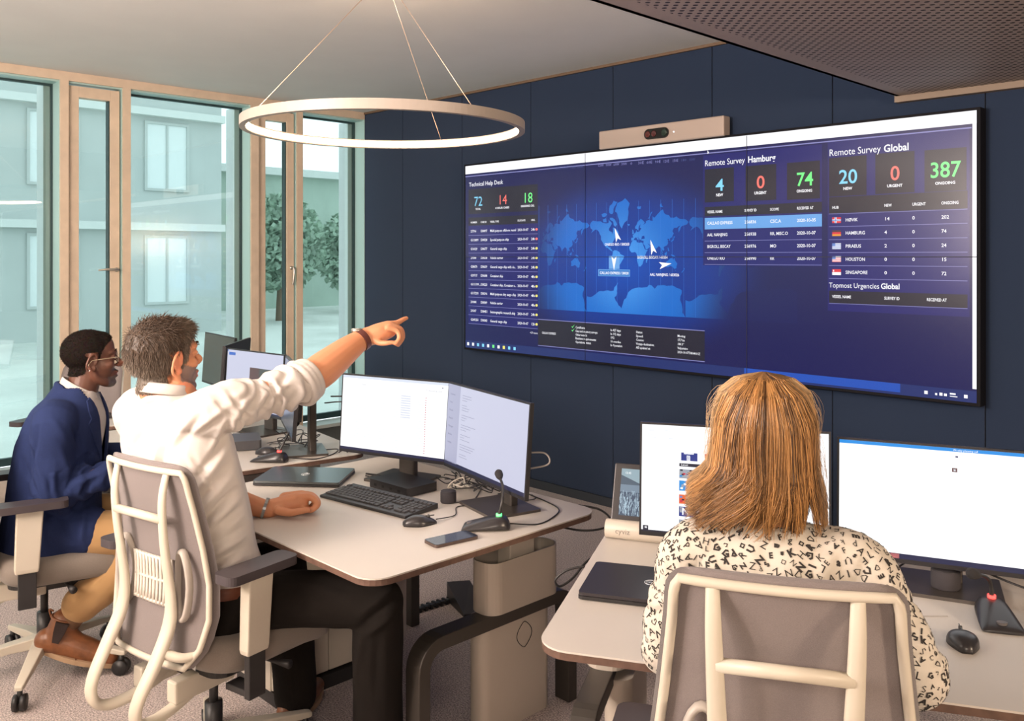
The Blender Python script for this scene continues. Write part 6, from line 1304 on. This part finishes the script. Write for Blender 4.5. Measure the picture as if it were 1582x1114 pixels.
folds_px(me, [((1075, 835), (1120, 900), .007, .016), ((1030, 850), (1045, 930), -.008, .014), ((1300, 830), (1260, 900), .008, .016), ((1345, 850), (1320, 925), -.008, .014), ((1180, 835), (1190, 890), -.006, .02), ((1010, 900), (1000, 980), .006, .012), ((1370, 880), (1385, 930), .006, .012)])
# printed letters follow the cloth
bv = BVHTree.FromPolygons([v.co for v in me.vertices], [tuple(p.vertices) for p in me.polygons])
rr = random.Random(21); vs_ = getv(me); ns_ = getn(me); sel = np.where(vs_[:, 2] > .62)[0]; acc = []; grid = {}
L_ = MB(); tries = 0; order = rr.sample(list(sel), min(len(sel), 30000)); chars = 'ACDEFGHIKLNOPRSUVZ' * 3 + 'acdegkmnqrsvz'
def near(p, d0):
    k = tuple(int(x // .02) for x in p)
    for i in (-1, 0, 1):
        for j in (-1, 0, 1):
            for l in (-1, 0, 1):
                for q in grid.get((k[0] + i, k[1] + j, k[2] + l), ()):
                    if (q - p).length < d0: return True
    return False
for i in order:
    p = V3(vs_[i]); n = V3(ns_[i])
    if near(p, .0142): continue
    grid.setdefault(tuple(int(x // .02) for x in p), []).append(p)
    ch = rr.choice(chars); big = rr.random(); sz = .0195 if big < .62 else .0145; v, f = text_geo(ch, sz, rr.choice([0, .01, .05]), 1)
    if not len(v): continue
    c = (v.max(0) + v.min(0)) / 2; a = rr.choice([.5, -.6, 2.4, .9, -1.1, 3.6, 0]) + rr.uniform(-.35, .35); t1 = n.cross(V3((0, 0, 1))); t1 = (t1 if t1.length > .1 else V3((1, 0, 0))).normalized(); t2 = n.cross(t1)
    ca, sa = math.cos(a), math.sin(a); out = []
    for x, y in v:
        x -= c[0]; y -= c[1]; q = p - t1 * (x * ca - y * sa) - t2 * (x * sa + y * ca); h = bv.find_nearest(q); out.append(h[0] + h[1] * .0011)
    L_.add(out, f)
# merge the print into the blouse mesh
n0 = len(me.vertices); allv = [tuple(v.co) for v in me.vertices] + L_.v; allf = [tuple(p.vertices) for p in me.polygons] + [tuple(j + n0 for j in f) for f in L_.f]; nf0 = len(me.polygons)
m2 = bpy.data.meshes.new('blouse'); m2.from_pydata(allv, [], allf); m2.materials.append(mat('cream_blouse', (.60, .55, .47), .8, sss=.03, sheen=.15)); m2.materials.append(mat('black_print', (.028, .024, .022), .85)); m2.materials[0]
mi = [0] * nf0 + [1] * (len(allf) - nf0); m2.polygons.foreach_set('material_index', mi); m2.polygons.foreach_set('use_smooth', [True] * len(allf)); place(m2, base2); link(m2, 'blouse', root2)
mb = MB(); mb.ell(V3((-.93, 1.70, .565)), (.165, .14, .08))
for h, k, a in ((HR2, KR2, AR2), (HL2, KL2, AL2)): mb.limb([h, h.lerp(k, .5), k, k.lerp(a, .5), a], [.085, .078, .066, .06, .05], 18)
me = fuse(mb, .008, 3); wear('trousers', me, M_blackcloth, root2, base2)
for a, d in ((AR2, f2), (AL2, f2)):
    sole = MB(); up = MB(); hl = V3((a.x, a.y, .02)) - d * .05; boot_geo(up, sole, hl, hl + d * .25, a + V3((0, 0, .0)), .038, .034); me = fuse(up, .006, 3); o = wear('shoe', me, M_blk, root2, base2); s_ = wearmb('sole', sole, M_blk, root2, base2); s_.parent = o
# her hair: a solid core with thousands of strands over it
Hh = Hair(); HB = HF2.to_3x3().normalized()
Fr = head_frame(H2, a2 + math.radians(2), 0, 0, 1.0)
def shell(th, s, k=1.0):
    """th: angle round the head (0 = back), s: 0 crown .. 1 tips"""
    z = float(np.interp(s, [0, .12, .25, .40, .6, .8, 1.0], [.130, .121, .092, .040, -.045, -.130, -.205])); hw = float(np.interp(s, [0, .12, .25, .40, .6, .8, 1.0], [.004, .056, .086, .098, .103, .108, .110])); hd = float(np.interp(s, [0, .12, .25, .40, .6, .8, 1.0], [.004, .060, .096, .110, .116, .124, .130]))
    x = -math.sin(th) * hw * k; y = -math.cos(th) * hd * k - .012; ad = abs(th)
    y += .02 * (s ** 2) * (ad / 1.6) ** 2
    return V3((x, y, z))
core = []
for i in range(15):
    s = i / 14 * .74; rg = []
    for j in range(40):
        th = -PI + 2 * PI * j / 40; p = shell(th, s, .90)
        if abs(th) > 1.9: lim = .035; p.y = min(p.y, lim)
        rg.append(Fr @ p)
    core.append(rg)
cm_ = MB(); cm_.loft(core); Hh.base([V3(v) for v in cm_.v], cm_.f, (.10, .045, .016))
random.seed(5); locks = []
for i in range(230):
    th = random.uniform(-2.15, 2.15); locks.append((th, random.uniform(0, 6.28), random.uniform(.004, .013), random.uniform(.7, 1.3), random.uniform(-.05, .05), random.uniform(.74, .90), random.random() ** 1.3))
part = Fr @ V3((.002, -.0, .128))
for i in range(7600):
    lk = random.choice(locks); th = lk[0] + random.gauss(0, .055); col_r = lk[6] + random.gauss(0, .10)
    side = math.copysign(1, th); smax = lk[5] + .03 + random.uniform(-.05, .03); amp = lk[2]; ph = lk[1] + random.gauss(0, .25); pts = []
    jit = random.gauss(0, .003); s0 = random.uniform(.0, .16)
    for j in range(13):
        u = j / 12; s = s0 + (smax - s0) * u; tt = th * (.55 + .45 * min(1, u * 2.2)) + lk[4] * u + (lk[2] * 9) * math.sin(ph + 4.2 * u * lk[3]) * u
        p = shell(tt, s, 1.0 + jit * 6 + .035 * lk[2] * 40 * math.sin(ph * 2 + 5 * u) * u)
        if th > .5: p.x -= .012 * max(0, u - .45) ** 1.5 * 2.5
        if u > .8:      # tips curl; on the left they sweep outward, elsewhere under
            q = (u - .8) / .2
            if th > .75: p += V3((-.030 * q * q - .006 * q, -.0, .006 * q))
            elif th < -.9: p += V3((.012 * q, .0, -.006 * q))
            else: p += V3((-.035 * q - .03 * q * math.sin(ph), .02 * q * q, .004 * q))
        pts.append(Fr @ p)
    hl = max(0, min(1, col_r)); base_c = (.060, .026, .010); gold = (.66, .34, .12); pale = (.72, .52, .30)
    edge = min(1, max(0, (abs(th) - 1.0) / .9)); c = [a * (1 - hl) + b * hl for a, b in zip(base_c, gold)]; c = [a * (1 - edge * .45) + b * edge * .45 for a, b in zip(c, pale)]
    Hh.strand(pts, random.uniform(.0007, .0012), tuple(c))
for i in range(70):     # flyaways
    th = random.choice([-1, 1]) * random.uniform(1.1, 2.0); s0 = random.uniform(.2, .6); pts = []; k = random.uniform(.003, .016)
    for j in range(8): u = j / 7; p = shell(th, s0 + .3 * u, 1.0); p += V3((-math.copysign(k, th) * math.sin(PI * u) * 1.3, random.uniform(-.002, .002), .01 * math.sin(PI * u))); pts.append(Fr @ p)
    Hh.strand(pts, .0004, (.55, .38, .22))
wear('hair', Hh.mesh(), hairmat('hair_blonde', .38), root2, base2)
